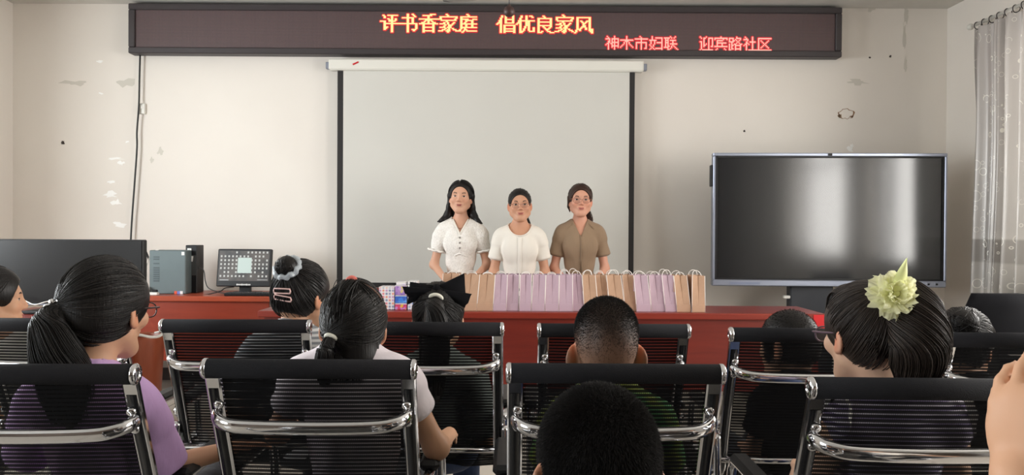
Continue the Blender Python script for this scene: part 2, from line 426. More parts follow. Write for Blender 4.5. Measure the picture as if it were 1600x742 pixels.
for side, x, sg in (('right', XR, 1), ('left', XL, -1)):
    mb = MB(); ws = sorted(WIN[side[0].upper()]); xc = x + sg * T / 2; ys = [YB] + [v for w in ws for v in w] + [YF]
    for i in range(0, len(ys), 2): mb.box((xc, (ys[i] + ys[i + 1]) / 2, ZC / 2), (T, ys[i + 1] - ys[i], ZC))
    for (a, b) in ws:
        mb.box((xc, (a + b) / 2, WZ0 / 2), (T, b - a, WZ0)); mb.box((xc, (a + b) / 2, (ZC + WZ1) / 2), (T, b - a, ZC - WZ1))
    struct('wall_' + side, mb, M['wall'])
    struct('baseboard_' + side, MB().box((x - sg * 0.008, (YB + YF) / 2, 0.05), (0.016, YF - YB, 0.1)), M['dark_trim'])
    for (a, b) in ws:
        nwin += 1; fx = x + sg * 0.16; fr = MB()
        for yy in (a + 0.025, (a + b) / 2, b - 0.025): fr.box((fx, yy, (WZ0 + WZ1) / 2), (0.06, 0.05, WZ1 - WZ0))
        for zz in (WZ0 + 0.025, WZ1 - 0.025, WZ1 - 0.5): fr.box((fx, (a + b) / 2, zz), (0.06, b - a - 0.1, 0.05))
        w = struct('window_%d' % nwin, fr, M['alu'])
        tag(MB().box((fx, (a + b) / 2, (WZ0 + WZ1) / 2), (0.006, b - a - 0.06, WZ1 - WZ0 - 0.06)).build('pane', M['glass'], w))
        tag(MB().box((x + sg * 0.03, (a + b) / 2, WZ0 - 0.012), (0.16, b - a, 0.024)).build('sill', M['white_metal'], w))
struct('baseboard_front', MB().box(((XL + XR) / 2, YF - 0.008, 0.05), (XR - XL - 0.04, 0.016, 0.1)), M['dark_trim'])
# marks on the front wall
def blot(name, px, py, rx, ry, m, n=14, jag=0.35, thick=0.0015, ring=0.0):
    c = P(px, py, YF); k = FPX / YF; mb = MB(); out = []
    rs = [1 + jag * (random.random() - 0.5) * 2 for _ in range(n)]
    for i in range(n):
        a = 2 * math.pi * i / n; out.append((c.x + rx / k * rs[i] * math.cos(a), c.z + ry / k * rs[i] * math.sin(a)))
    if ring > 0:
        V = []; F = []
        for i, (x, z) in enumerate(out):
            w = ring * (0.5 + random.random())
            V += [(x, YF - thick, z), (c.x + (x - c.x) * (1 - w), YF - thick, c.z + (z - c.z) * (1 - w))]
        for i in range(n):
            j = (i + 1) % n; F.append((2 * i, 2 * i + 1, 2 * j + 1, 2 * j))
        mb.add(V, F, 0, False)
    else:
        V = [(x, YF - thick, z) for x, z in out] + [(x, YF + 0.001, z) for x, z in out]
        F = [tuple(range(n))] + [(i, n + i, n + (i + 1) % n, (i + 1) % n) for i in range(n)]
        mb.add(V, F, 0, False)
    return mb.build(name, m, wall_front)
M['scuff_w'] = mat('white_filler', lin(244, 243, 240), 0.6)
M['scuff_g'] = mat('grey_smudge', lin(206, 201, 191), 0.8)
M['hole'] = mat('dark_hole', lin(64, 56, 52), 0.9)
M['peel'] = mat('peeled_plaster', lin(150, 118, 92), 0.9)
blot('speck', 98, 223, 3, 3.4, M['hole']); blot('speck', 1163, 205, 1.8, 1.8, M['hole']); blot('speck', 1391, 88, 2, 2, M['hole']); blot('speck', 1359, 90, 1.6, 1.4, M['hole'])
for a in ((156, 96, 5, 1.6), (172, 305, 10, 5), (182, 316, 7, 4), (185, 350, 9, 5), (190, 255, 5, 3), (199, 221, 4, 2), (178, 248, 14, 1.6), (158, 146, 3, 1.5), (175, 285, 6, 2), (1328, 234, 4, 4), (1331, 228, 2, 3)):
    blot('paint_scuff', *a, M['scuff_w'], jag=0.6)
for a in ((250, 236, 4, 5), (238, 250, 3, 4), (1416, 22, 3.5, 12), (1413, 55, 2.5, 22), (1415, 100, 2, 12), (1362, 14, 6, 4), (1340, 128, 14, 4), (196, 130, 16, 6), (120, 130, 20, 4)):
    blot('smudge', *a, M['scuff_g'], jag=0.5)
blot('peeled_ring', 1322, 178, 13, 8, M['peel'], n=22, jag=0.14, ring=0.16)
blot('peeled_patch', 1312, 181, 3, 2.5, M['peel']); blot('peeled_patch', 1330, 182, 3, 1.6, M['peel'])

# ------------------------------------------------------------------ LED message board
GL = {
'评': "................ ..#...########.. ...#.....#...... ...#.....#...... ......#..#..#... .......#.#..#... ####...#.#.#.... ...#.....#...... ...#.########### ...#.....#...... ...#.....#...... ...#.#...#...... ...##....#...... ...#.....#...... .........#...... .........#......",
'书': "......#...#..... ......#....#.... ......#.....#... ..#########..... ......#...#..... ......#...#..... ......#...#..... ......#...#..... ##############.. ......#......#.. ......#......#.. ......#......#.. ......#......#.. ......#...###... ......#....#.... ......#.........",
'香': ".........####... ...#######...... .......#........ .......#........ ################ .....#.#.#...... ....#..#..#..... ..##...#...##... ###############. ...#.......#.... ...#.......#.... ...#########.... ...#.......#.... ...#.......#.... ...#########.... ...#.......#....",
'家': "......#......... .......#........ .##############. .#............#. .#...........#.. ..############.. ......#......... ....#..#....#... .####..#...#.... .....#..#.#..... ....#...##...... .####..#.#...... .....#..#..#.... ...##..##...##.. ###...#.#.....#. .......#........",
'庭': ".......#........ ........#....... ..#############. ..#............. ..######....###. ..#...######.... ..#...#....#.... ..#..#.....#.... ..#.###########. ..#...#....#.... ..#...#....#.... ..#.###########. ..#..#.......... .#...##......... ##..#..########. ...#............",
'倡': "................ ....#..#######.. ....#..#.....#.. ...#...#.....#.. ...#...#######.. ..##...#.....#.. ..##...#.....#.. .#.#...#######.. #..#............ ...#..#########. ...#..#.......#. ...#..#.......#. ...#..#########. ...#..#.......#. ...#..#########. ...#..#.......#.",
'优': "................ ....#...#..##... ....#...#....#.. ...#....#....... ...#....#....... ..##.##########. ..##....#.#..... .#.#....#.#..... #..#....#.#..... ...#....#.#..... ...#...#..#..... ...#...#..#...#. ...#..#...#...#. ...#..#...#...#. ...#.#.....####. ...##...........",
'良': "................ ......#......... .......#........ ..###########... ..#.........#... ..#.........#... ..###########... ..#.........#... ..#.........#... ..###########... ..#...#.....#... ..#....#...#.... ..#.....#.#..... ..#......#...... ..#..#....##.... ..###.......###.",
'风': "................ ................ ..###########... ..#.........#... ..#.........#... ..#..#....#.#... ..#...#..#..#... ..#....##...#... ..#....#....#... ..#....##...#... ..#...#.#...#... ..#..#...#..#... ..#.#....#..#.#. .#..#.......#.#. .#...........##. #.............#.",
'神': ".#.....#.... ..#....#.... ####.######. ...#.#.#..#. ..##.#.#..#. ..##.######. .##.##.#..#. #.#..#.#..#. ..#..######. ..#..#.#..#. ..#....#.... ..#....#....",
'木': ".....#...... .....#...... .....#...... ###########. ....###..... ...#.#.#.... ...#.#.#.... ..#..#..#... .#...#...#.. #....#....#. .....#...... .....#......",
'市': "....#....... .....#...... ###########. .....#...... .....#...... .#########.. .#...#...#.. .#...#...#.. .#...#...#.. .#...#...#.. .#...#..##.. .....#......",
'妇': "..#......... ..#..######. ..#.......#. ######....#. .#..#.....#. .#..#.#####. .#..#.....#. #..#......#. .#.#......#. ..#.......#. .#.#.######. #...#.....#.",
'联': ".....#...#.. #####.#.#... .#.#........ .###.#####.. .#.#...#.... .###...#.... .#.#.######. .#.#...#.... .#.##.#.#... ####..#..#.. ...#.#....#. ...##......#",
'迎': "#....#...... .#.##..####. ...#...#..#. ...#...#..#. ##.#...#..#. .#.#...#..#. .#.#.#.#..#. .#.##..#..#. .#.#...#.##. .#.....#.... .#.....#.... #.#########.",
'宾': ".....#...... ###########. #......#..#. ..#####..... ..#......... ..########.. ..#...#..... ..#...#..... ###########. ............ ..#.....#... .#.......#..",
'路': "......#..... ####..####.. #..#.#...#.. #..##.#.#... ####...#.... ..#...#.#... #.#.##...##. #.##.#####.. #.#..#...#.. #.#..#...#.. #.##.#####.. ##...#...#..",
'社': ".#.....#.... ..#....#.... ####...#.... ...#...#.... ..#..#####.. ..##...#.... .##.#..#.... #.#....#.... ..#....#.... ..#....#.... ..#....#.... ..#.########",
'区': "............ ###########. #........... #.#.....#... #..#...#.... #...#.#..... #....#...... #...#.#..... #..#...#.... #.#.....#... #........... ###########.",
}
DL = 6.38
a = P(200, 46, DL); b = P(1316, 50, DL); ztop = P(758, 8, DL).z; zbot = P(758, 86, DL).z
LW, LH = b.x - a.x, ztop - zbot; lx = (a.x + b.x) / 2; lz = (ztop + zbot) / 2
led = empty('led_message_board', (lx, DL, lz), 0, 'long black electronic message board with glowing red Chinese text high on the front wall', 'LED sign')
bw = 0.05; fr = MB()
for s in (-1, 1):
    fr.box((0, 0.055, s * (LH / 2 - bw / 2)), (LW, 0.11, bw), bev=0.006)
    fr.box((s * (LW / 2 - bw / 2), 0.055, 0), (bw, 0.11, LH - 2 * bw), bev=0.006)
fr.build('casing', M['black_frame'], led)
IW, IH = LW - 2 * bw, LH - 2 * bw; pit = IW / 576.0; pz = IH / 32.0
mb = MB().grid(np.array([[(-IW / 2, 0.02, IH / 2), (IW / 2, 0.02, IH / 2)], [(-IW / 2, 0.02, -IH / 2), (IW / 2, 0.02, -IH / 2)]]), 0, False)
mb.build('led_panel', M['led_panel'], led, uv=[(0, 32), (576, 32), (0, 0), (576, 0)])
MB().box((0, 0.08, 0), (IW, 0.02, IH)).build('back_plate', M['black_frame'], led)
def led_text(name, text, px, row, size, bold, core):
    x0 = P(px, 46, DL).x - lx; red = MB(); hot = MB(); lit = set()
    for k, ch in enumerate(text):
        if ch == ' ': continue
        for r_, line in enumerate(GL[ch].split(' ')):
            for c_, v in enumerate(line):
                if v == '#':
                    lit.add((k * size + c_, row + r_))
                    if bold: lit.add((k * size + c_ + 1, row + r_))
    for (c_, r_) in sorted(lit):
        x = x0 + (c_ + 0.5) * pit; z = IH / 2 - (r_ + 0.5) * pz
        h = pit * 1.45; n = 8  # disc wider than its diode, imitating the glow around it
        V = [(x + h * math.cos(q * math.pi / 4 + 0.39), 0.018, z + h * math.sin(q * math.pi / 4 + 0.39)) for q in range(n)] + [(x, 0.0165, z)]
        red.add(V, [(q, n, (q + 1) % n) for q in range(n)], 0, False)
        h = pit * 0.46
        hot.box((x, 0.013, z), (2 * h, 0.004, 2 * h))
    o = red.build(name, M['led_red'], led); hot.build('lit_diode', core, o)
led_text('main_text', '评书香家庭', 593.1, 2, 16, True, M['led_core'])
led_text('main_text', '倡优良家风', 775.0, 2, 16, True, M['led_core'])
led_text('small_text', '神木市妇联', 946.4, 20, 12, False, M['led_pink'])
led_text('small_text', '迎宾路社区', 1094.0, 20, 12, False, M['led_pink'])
# its cable down the wall
def wall_pts(l, d): return [tuple(P(x, y, d)) for x, y in l]
tag(MB().tube(catmull(wall_pts([(219, 84), (218, 120), (217, 165), (214, 205), (214, 232), (210, 290), (206, 345), (204, 385), (203, 440)], 6.46), 6), 0.0075, 8).build('power_cable', M['cable_black']),
    'thin black cable hanging down the wall from the message board', 'cable')
sw = empty('cable_clip', P(222, 170, YF - 0.012), 0, 'small translucent plastic box on the wall beside the black cable', 'wall box')
MB().box((0, 0, 0), (0.055, 0.024, 0.088), bev=0.006).build('box', M['clear_plastic'], sw)
MB().box((0, -0.014, 0.012), (0.02, 0.006, 0.03), bev=0.002).build('button', M['white_plastic'], sw)

# ------------------------------------------------------------------ projection screen
DS = 6.40
c0 = P(760, 103, DS)
ps = empty('projection_screen', (c0.x, DS, c0.z), 0, 'pulled-down white projection screen with black side borders behind the three standing women', 'projection screen')
xl, xr = P(515, 100, DS).x - c0.x, P(1005, 100, DS).x - c0.x
MB().box(((xl + xr) / 2, 0, 0), (xr - xl, 0.09, 0.092), bev=0.012).build('case', M['white_metal'], ps)
for s, x in ((-1, xl), (1, xr)):
    MB().box((x + s * 0.014, 0.01, -0.005), (0.03, 0.05, 0.055), bev=0.004).build('end_bracket', M['silver'], ps)
MB().box((xl + 0.22, -0.047, 0.006), (0.05, 0.004, 0.012), rot=Matrix.Rotation(R(-25), 3, 'Y')).build('maker_mark', M['red_cloth'], ps)
sx0, sx1 = P(527, 250, DS).x - c0.x, P(991, 250, DS).x - c0.x; sb = P(760, 449, DS).z - c0.z
f0, f1 = sx0 + 0.047, sx1 - 0.043
MB().box(((f0 + f1) / 2, 0, sb / 2 - 0.01), (f1 - f0, 0.003, -sb - 0.045)).build('fabric', M['screen_white'], ps)
for (u, v) in ((sx0, f0), (f1, sx1)): MB().box(((u + v) / 2, 0, sb / 2 - 0.01), (v - u, 0.003, -sb - 0.045)).build('side_border', M['screen_black'], ps)
MB().box(((sx0 + sx1) / 2, 0, sb + 0.012), (sx1 - sx0 - 0.01, 0.006, 0.045)).build('lower_border', M['screen_black'], ps)
MB().tube([((sx0 - 0.02), 0, sb - 0.02), (sx1 + 0.02, 0, sb - 0.02)], 0.014, 12).build('weight_bar', M['black_plastic'], ps)

# ------------------------------------------------------------------ smart board on its stand
DB = 5.85
tl, br_ = P(1117, 238, DB), P(1476, 452, DB); bc = P(1296, 345, DB)
ang = R(-2.0)
sbd = empty('smart_board', (bc.x, DB, 0), ang, 'large black interactive touch display in silver bezel on a dark stand at the right', 'smart board')
BW = br_.x - tl.x; z1 = P(1296, 239, DB).z; z0 = P(1296, 448, DB).z
BH = z1 - z0; zc = (z0 + z1) / 2
mb = MB()
mb.box((0, 0.035, z1 - 0.012), (BW, 0.07, 0.024), bev=0.004); mb.box((0, 0.035, z0 + 0.024), (BW, 0.07, 0.048), bev=0.006)
for s in (-1, 1): mb.box((s * (BW / 2 - 0.009), 0.035, (z0 + z1) / 2 + 0.012), (0.018, 0.07, BH - 0.072), bev=0.004)
mb.build('bezel', M['silver'], sbd)
mb = MB(); gz = (z0 + 0.048 + z1 - 0.024) / 2
mb.box((0, 0.04, gz), (BW - 0.036, 0.05, BH - 0.072)); mb.build('screen', M['board_glass'], sbd)
mb = MB()
for s in (-1, 1): mb.box((s * (BW / 2 - 0.026), 0.012, gz), (0.016, 0.012, BH - 0.076))
for s, z in ((1, z1 - 0.030), (-1, z0 + 0.054)): mb.box((0, 0.012, z), (BW - 0.04, 0.012, 0.012))
mb.build('inner_border', M['black_plastic'], sbd)
MB().box((0.0, -0.004, z1 - 0.012), (0.03, 0.01, 0.016), bev=0.003).build('camera_lens', M['black_plastic'], sbd)
MB().box((-BW / 2 + 0.24, -0.002, z0 + 0.022), (0.22, 0.004, 0.018)).build('label_strip', mat('bezel_label', lin(128, 136, 160), 0.4), sbd)
for k in range(3): MB().box((BW / 2 - 0.19 + 0.06 * k, -0.003, z0 + 0.024), (0.026 if k == 0 else 0.014, 0.006, 0.014), bev=0.002).build('port', M['black_plastic'], sbd)
MB().box((-BW / 2 - 0.008, 0.03, z1 - 0.17), (0.02, 0.05, 0.16), bev=0.004).build('side_speaker', M['black_plastic'], sbd)
MB().box((0, 0.1, zc), (BW * 0.8, 0.06, BH * 0.75)).build('rear_housing', M['black_plastic'], sbd)
mb = MB()
mb.box((-0.10, 0.12, z0 / 2 + 0.02), (0.32, 0.10, z0 + 0.1), bev=0.01); mb.build('stand_column', mat('stand_black', lin(38, 42, 50), 0.5), sbd)
MB().box((-0.10, 0.05, 0.04), (0.9, 0.46, 0.07), bev=0.015).build('stand_foot', M['black_plastic'], sbd)
MB().box((-0.285, 0.08, z0 - 0.085), (0.05, 0.03, 0.022), bev=0.004).build('plug', M['white_plastic'], sbd)

# ------------------------------------------------------------------ desks
def desk(name, label, x0, x1, y0, y1, ht=0.75, pz0=0.27, wood='red_wood', topm='orange_wood'):
    d = empty(name, ((x0 + x1) / 2, (y0 + y1) / 2, 0), 0, label, 'desk')
    w, dp = x1 - x0, y1 - y0
    MB().box((0, 0, ht - 0.02), (w, dp, 0.04), bev=0.006).build('desk_top', M[topm], d)
    MB().box((0, -dp / 2 + 0.035, (ht - 0.04 + pz0) / 2), (w - 0.09, 0.02, ht - 0.04 - pz0)).build('front_panel', M[wood], d)
    n = max(2, int(round(w / 1.75)) + 1)
    for i in range(n):
        MB().box((-w / 2 + 0.03 + (w - 0.06) * i / (n - 1), 0.04, (ht - 0.04) / 2), (0.03, dp - 0.1, ht - 0.04)).build('side_panel', M[wood], d)
    return d
M['top_red'] = wood_mat('dark_red_desk_edge', lin(118, 37, 26), lin(132, 45, 31), 0.32)
desk('conference_table', 'long red lacquered table carrying the row of paper bags', P(402, 487, 4.8).x, P(1292, 490, 4.8).x, 4.8, 5.3, topm='top_red')
desk('computer_desk', 'orange-brown wooden desk under the computer against the front wall', P(120, 470, 5.8).x, P(428, 470, 5.8).x, 5.8, 6.38, wood='orange_panel')
desk('television_desk', 'red-brown wooden desk under the television at the left', P(-60, 500, 4.3).x, P(108, 500, 4.3).x, 4.3, 4.95, topm='red_wood')
z_t = 0.7502

# television
tx1 = P(224, 374, 4.6).x; tw = 0.95; tz1 = P(112, 374, 4.6).z; tz0 = z_t + 0.045
tv = empty('television', (tx1 - tw / 2, 4.6, z_t), 0, 'black flat-screen television, switched off, on the desk at the left edge', 'television')
mb = MB(); h = tz1 - tz0
mb.box((0, 0.025, tz0 - z_t + h / 2), (tw, 0.05, h), bev=0.006); mb.build('casing', M['black_plastic'], tv)
MB().box((0, -0.001, tz0 - z_t + h / 2 + 0.006), (tw - 0.02, 0.004, h - 0.03)).build('screen', M['tv_glass'], tv)
MB().box((0, -0.003, 0.052), (tw - 0.02, 0.006, 0.006)).build('chin_strip', M['silver'], tv)
MB().box((0, 0.03, 0.009), (0.4, 0.2, 0.018), bev=0.005).build('foot', M['black_plastic'], tv)
MB().box((0, 0.03, 0.035), (0.12, 0.03, 0.05)).build('neck', M['black_plastic'], tv)
tag(MB().tube(catmull([P(26, 464, 4.55), P(40, 470, 4.52), P(54, 476, 4.5), P(70, 472, 4.5), P(86, 470, 4.52), P(110, 480, 4.52), P(130, 497, 4.5)], 6), 0.003, 6).build('white_lead', M['cable_white']), 'thin white lead drooping across the front of the television', 'cable')

# computer tower, slim case, monitor
a, b = P(233, 462, 5.98), P(290, 462, 5.98)
pc = empty('computer_tower', ((a.x + b.x) / 2, 6.07, z_t), 0, 'slate-grey computer tower standing side-on on the desk beside the monitor', 'computer')
w = b.x - a.x; h = P(260, 391, 5.98).z - z_t
MB().box((0, 0, h / 2), (w, 0.18, h), bev=0.006).build('casing', M['pc_grey'], pc)
mb = MB()
for k in range(12):
    if k in (7, 9): continue
    mb.box((-w / 2 + 0.055, -0.0905, h * 0.30 + k * 0.0165), (0.045, 0.003, 0.010))
mb.build('vent', mat('vent_slots', lin(70, 82, 86), 0.6), pc)
MB().box((w / 2 - 0.02, -0.091, h - 0.024), (0.022, 0.002, 0.026)).build('sticker', M['sticker'], pc)
MB().box((-w / 2 + 0.06, -0.088, h + 0.001), (0.018, 0.02, 0.004)).build('sticker', M['sticker'], pc)
for k, c in enumerate(((222, 90, 60), (110, 120, 190), (226, 226, 226))):
    MB().box((w / 2 - 0.075 + 0.022 * k, -0.0915, 0.012), (0.02, 0.003, 0.022)).build('sticker', mat('small_sticker', lin(*c), 0.6), pc)
a, b = P(290.5, 462, 6.1), P(308, 462, 6.1); w = b.x - a.x; h = P(300, 383, 6.1).z - z_t
sc_ = empty('slim_computer', ((a.x + b.x) / 2 - 0.0, 6.16, z_t), 0, 'slim black computer case standing just right of the grey tower', 'computer')
MB().box((0, 0, h / 2), (w, 0.14, h), bev=0.004).build('casing', M['black_plastic'], sc_)
MB().box((0.01, -0.071, h * 0.58), (w - 0.03, 0.003, h * 0.42)).build('rear_plate', mat('grey_plate', lin(86, 88, 88), 0.45, 0.5), sc_)
MB().box((-0.012, -0.0735, h * 0.9), (0.03, 0.003, 0.026)).build('sticker', M['sticker'], sc_)
MB().box((0.0, -0.0735, h * 0.72), (0.032, 0.003, 0.042), rot=Matrix.Rotation(R(8), 3, 'Y')).build('sticker', M['sticker'], sc_)
mp = P(381, 460, 6.05)
mon = empty('computer_monitor', (mp.x, 6.05, z_t), R(-4), 'black computer monitor showing a desktop full of icons', 'monitor')
mw, mh, zc = 0.425, 0.29, 0.20; tilt = Matrix.Rotation(R(-8), 3, 'X')
def tl_(v): return tuple(tilt @ Vector(v) + Vector((0, 0, zc)))
sk = np.array(tilt)
MB().box(tl_((0, 0.015, 0)), (mw, 0.03, mh), rot=sk, bev=0.006).build('bezel', M['black_plastic'], mon)
def desktop_mat():
    t = NT('desktop_wallpaper'); tc = t.n('ShaderNodeTexCoord'); n = t.n('ShaderNodeTexNoise', i_Scale=9.0, i_Detail=6.0); t.l(tc.outputs['Object'], n.inputs['Vector'])
    t.l(t.ramp(n.outputs['Fac'], [(0.35, lin(42, 42, 44)), (0.6, lin(92, 84, 78))]), t.b.inputs['Emission Color']); t.b.inputs['Emission Strength'].default_value = 0.9
    t.b.inputs['Base Color'].default_value = (0.01, 0.01, 0.01, 1)
    return t.m
scr = MB().box(tl_((0, -0.0005, 0.014)), (mw - 0.03, 0.002, mh - 0.058), rot=sk).build('screen', desktop_mat(), mon)
mb = MB(); random.seed(3)
for r_ in range(7):
    for c_ in range(13):
        if random.random() < 0.12 or (r_ < 1 and c_ < 4): continue
        mb.box(tl_((-mw / 2 + 0.032 + c_ * 0.0300, -0.0022, 0.118 - r_ * 0.0305)), (0.013, 0.001, 0.015), rot=sk)
mb.build('desktop_icons', emit('icon_glow', lin(205, 205, 200), 0.9), scr)
MB().box(tl_((0.005, -0.003, 0.018)), (0.108, 0.001, 0.118), rot=sk).build('open_window', emit('window_glow', lin(205, 222, 214), 0.95), scr)
mb = MB().box(tl_((-0.15, -0.0022, -0.095)), (0.07, 0.001, 0.006), rot=sk); mb.box(tl_((0.15, -0.0022, -0.092)), (0.08, 0.001, 0.004), rot=sk); mb.build('taskbar', emit('taskbar_glow', lin(205, 205, 205), 0.8), scr)
mb = MB()
for k in range(9): mb.box(tl_((-0.045 + 0.0125 * k, -0.002, -0.13)), (0.009, 0.002, 0.010 if k % 3 else 0.013), rot=sk)
mb.build('maker_lettering', M['sticker'], mon)
MB().box((0, 0.03, 0.045), (0.085, 0.03, 0.09)).build('neck', M['black_plastic'], mon)
MB().box((0, 0.02, 0.006), (0.22, 0.16, 0.012), bev=0.004).build('foot', M['black_plastic'], mon)
def lead(name, label, pts, r=0.004, m='cable_black'): return tag(MB().tube(catmull(pts, 6), r, 6).build(name, M[m]), label, 'cable')
lead('looped_lead', 'black lead looping from the slim computer case to the desk', [P(309, 418, 6.08), P(318, 422, 6.06), P(321, 440, 6.04), P(326, 450, 6.02), P(340, 456, 6.0), P(352, 458.5, 5.98)])
lead('monitor_lead', 'black lead lying on the desk below the monitor', [P(310, 461.5, 5.97), P(326, 459.5, 5.97), P(344, 455, 6.0), P(352, 450, 6.05), P(366, 448, 6.1)])
lead('grey_lead', 'pale grey lead running from the television to the tower', [P(215, 431, 5.9), P(224, 424, 6.0), P(230, 412, 6.1), P(234, 402, 6.2), P(240, 398, 6.24)], 0.004, 'cable_white')
lead('thin_rod', 'black stick antenna leaning behind the grey tower', [P(226, 389, 6.25), P(229, 396, 6.25), P(233, 405, 6.25)], 0.008)
ad = empty('power_adapter', (P(226, 462, 5.95).x, 5.95, z_t), 0, 'small white power adapter on the desk left of the grey tower', 'adapter')
MB().box((0, 0, 0.03), (0.05, 0.05, 0.06), bev=0.006).build('body', M['white_plastic'], ad)
MB().box((0.005, -0.028, 0.012), (0.06, 0.01, 0.02), bev=0.003).build('socket', M['black_plastic'], ad)
ps_ = empty('router', (P(241, 462, 5.87).x, 5.87, z_t), 0, 'tiny black and white router box in front of the grey tower', 'router')
MB().box((0, 0, 0.012), (0.06, 0.04, 0.022), bev=0.004).build('body', M['white_plastic'], ps_)
MB().box((0.005, 0, 0.032), (0.035, 0.03, 0.018), bev=0.004).build('cap', M['black_plastic'], ps_)
kb = empty('keyboard', (P(392, 462, 5.9).x, 5.9, z_t), 0, 'black keyboard lying on the desk in front of the monitor', 'keyboard')
MB().box((0, 0, 0.009), (0.36, 0.12, 0.018), bev=0.004).build('tray', M['black_plastic'], kb)
mb = MB()
for r_ in range(5):
    for c_ in range(17): mb.box((-0.165 + c_ * 0.0206, -0.045 + r_ * 0.022, 0.021), (0.016, 0.016, 0.006), bev=0.002)
mb.build('keys', mat('grey_keys', lin(60, 60, 62), 0.6), kb)

# waste bin
bn = empty('waste_bin', (P(224, 560, 5.05).x, 5.05, 0), 0, 'brown tapered waste bin with a white liner at its rim near the computer desk', 'waste bin')
MB().lathe([(0.085, 0), (0.098, 0.005), (0.125, 0.55), (0.128, 0.565), (0.12, 0.57), (0.112, 0.56), (0.10, 0.45)], 28).build('tub', M['bin'], bn)
mb = MB(); q = [(0.122 * math.cos(a_), 0.122 * math.sin(a_), 0.572 + 0.012 * math.sin(3 * a_)) for a_ in np.linspace(-1.6, 1.4, 20)]
mb.tube(q, 0.009, 8); mb.build('liner', M['liner'], bn)

# ------------------------------------------------------------------ things on the long table
def paper_bag(name, label, px0, px1, d, m, lean=0.0, group='paper gift bags', ht=0.225, dep=0.15, yaw=0.0, hdl=0.035):
    a, b = P(px0, 487, d), P(px1, 487, d); w = b.x - a.x
    o = empty(name, ((a.x + b.x) / 2, d, z_t), yaw, label, 'gift bag', group)
    sh = lambda z: lean * (z / ht)
    # front is the pleated gusset face: a centre crease folds inwards towards the top
    zs = [0, 0.05, 0.12, ht]; V = []; 
    for z in zs:
        k = 0.012 * max(0, (z - 0.03) / ht); o_ = sh(z); tp = 1 - 0.06 * z / ht
        x = w / 2 * 0.985
        ring = [(-x, 0), (-x * 0.08, k), (0, k * 1.6), (x * 0.08, k), (x, 0), (x, dep), (0, dep - k * 1.6), (-x, dep)]
        V.append([(q[0] * tp + o_, q[1], z) for q in ring])
    mb = MB(); mb.grid(np.array(V), 0, False, wrap=True); mb.add([V[0][i] for i in range(8)], [tuple(range(8))[::-1]], 0, False)
    ins = [[(q[0] * 0.97, q[1] * 0.97 + 0.002, q[2] - (0.0 if i else 0.10)) for q in V[3]] for i in (1, 0)]
    mb.grid(np.array(ins), 0, False, wrap=True); mb.add(ins[1], [tuple(range(8))], 0, False)
    mb.grid(np.array([V[3], ins[0]]), 0, False, wrap=True)
    body = mb.build('bag_body', m, o)
    e = MB()
    for sx in (-1, 1):
        x = w / 2 * 0.985
        e.tube([(sx * x, -0.0005, 0.0), (sx * x * 0.94 + sh(ht), -0.0005, ht)], 0.0018, 4)
    e.build('paper_edge', M['cord'], o)
    f = MB().box((sh(0.03), -0.0015, 0.024), (w * 0.94, 0.002, 0.044)); f.build('base_fold', m, o)
    for sx in (-1, 1):
        q = []; yb = dep / 2 + sx * (dep / 2 - 0.012); tilt_ = random.uniform(-0.25, 0.25); hh = hdl * random.uniform(0.55, 1.1); ox = random.uniform(-0.006, 0.006)
        for a_ in np.linspace(0, math.pi, 14):
            zz = -0.012 + (hh + 0.012) * math.sin(a_) ** 0.75
            q.append((sh(ht) + ox - 0.032 * math.cos(a_) * (0.85 if w < 0.09 else 1.0) + tilt_ * max(0, zz), yb + 0.35 * sx * max(0, zz) * -1, ht + zz))
        MB().tube(q, 0.0022, 6).build('handle', M['cord'], o)
    return o
# (left px, right px, depth, paper, lean)
BAGS = [(690, 718, 4.95, 'k', 0.004), (716, 745, 4.87, 'k', 0.022), (744, 770, 4.87, 'k', 0.018), (770, 791, 4.87, 'l', 0.010), (790, 810, 4.88, 'l', 0.006), (811, 830, 4.87, 'l', 0.004), (830, 851, 4.87, 'l', 0.008),
        (851, 873, 4.87, 'l', 0.004), (873, 895, 4.87, 'l', 0.0), (895, 913, 4.89, 'l', -0.016), (913, 935, 4.88, 'k', -0.018), (935, 953, 4.9, 'k', -0.024), (953, 977, 4.88, 'k', -0.026), (977, 996, 4.9, 'k', -0.024),
        (995, 1018, 4.88, 'l', -0.024), (1018, 1040, 4.89, 'l', -0.022), (1040, 1059, 4.88, 'l', -0.028), (1058, 1080, 4.87, 'k', -0.026), (1081, 1102, 4.86, 'k', -0.002)]
ordw = ['first', 'second', 'third', 'fourth', 'fifth', 'sixth', 'seventh']
random.seed(5); cnt = {}
# runs: kraft 3, lilac 7, kraft 4, lilac 3, kraft 2
runs = [(3, 'brown kraft', 'left end of the row'), (7, 'lilac', 'long lilac run'), (4, 'brown kraft', 'middle brown run'), (3, 'lilac', 'short lilac run'), (2, 'brown kraft', 'right end of the row')]
bi = 0
for n_, colr, where in runs:
    for k in range(n_):
        x0, x1, d, kk, ln = BAGS[bi]; bi += 1
        if where == 'right end of the row': lab = ['leaning brown kraft paper bag, last but one at the right end of the row', 'upright brown kraft paper bag at the very right end of the row'][k]
        elif where == 'left end of the row': lab = 'brown kraft paper bag, %s from the left end of the row' % ordw[k]
        elif where == 'long lilac run': lab = '%s lilac paper bag from the left in the long run of seven lilac bags' % ordw[k]
        elif where == 'middle brown run': lab = '%s kraft bag from the left in the leaning brown run between lilac bags' % ordw[k]
        else: lab = '%s lilac bag from the left in the short leaning run of three' % ordw[k]
        paper_bag('paper_bag', lab, x0, x1, d, M['kraft'] if kk == 'k' else M['lilac_paper'], ln, hdl=0.014 if bi < 9 else (0.03 if bi > 1 else 0.03))
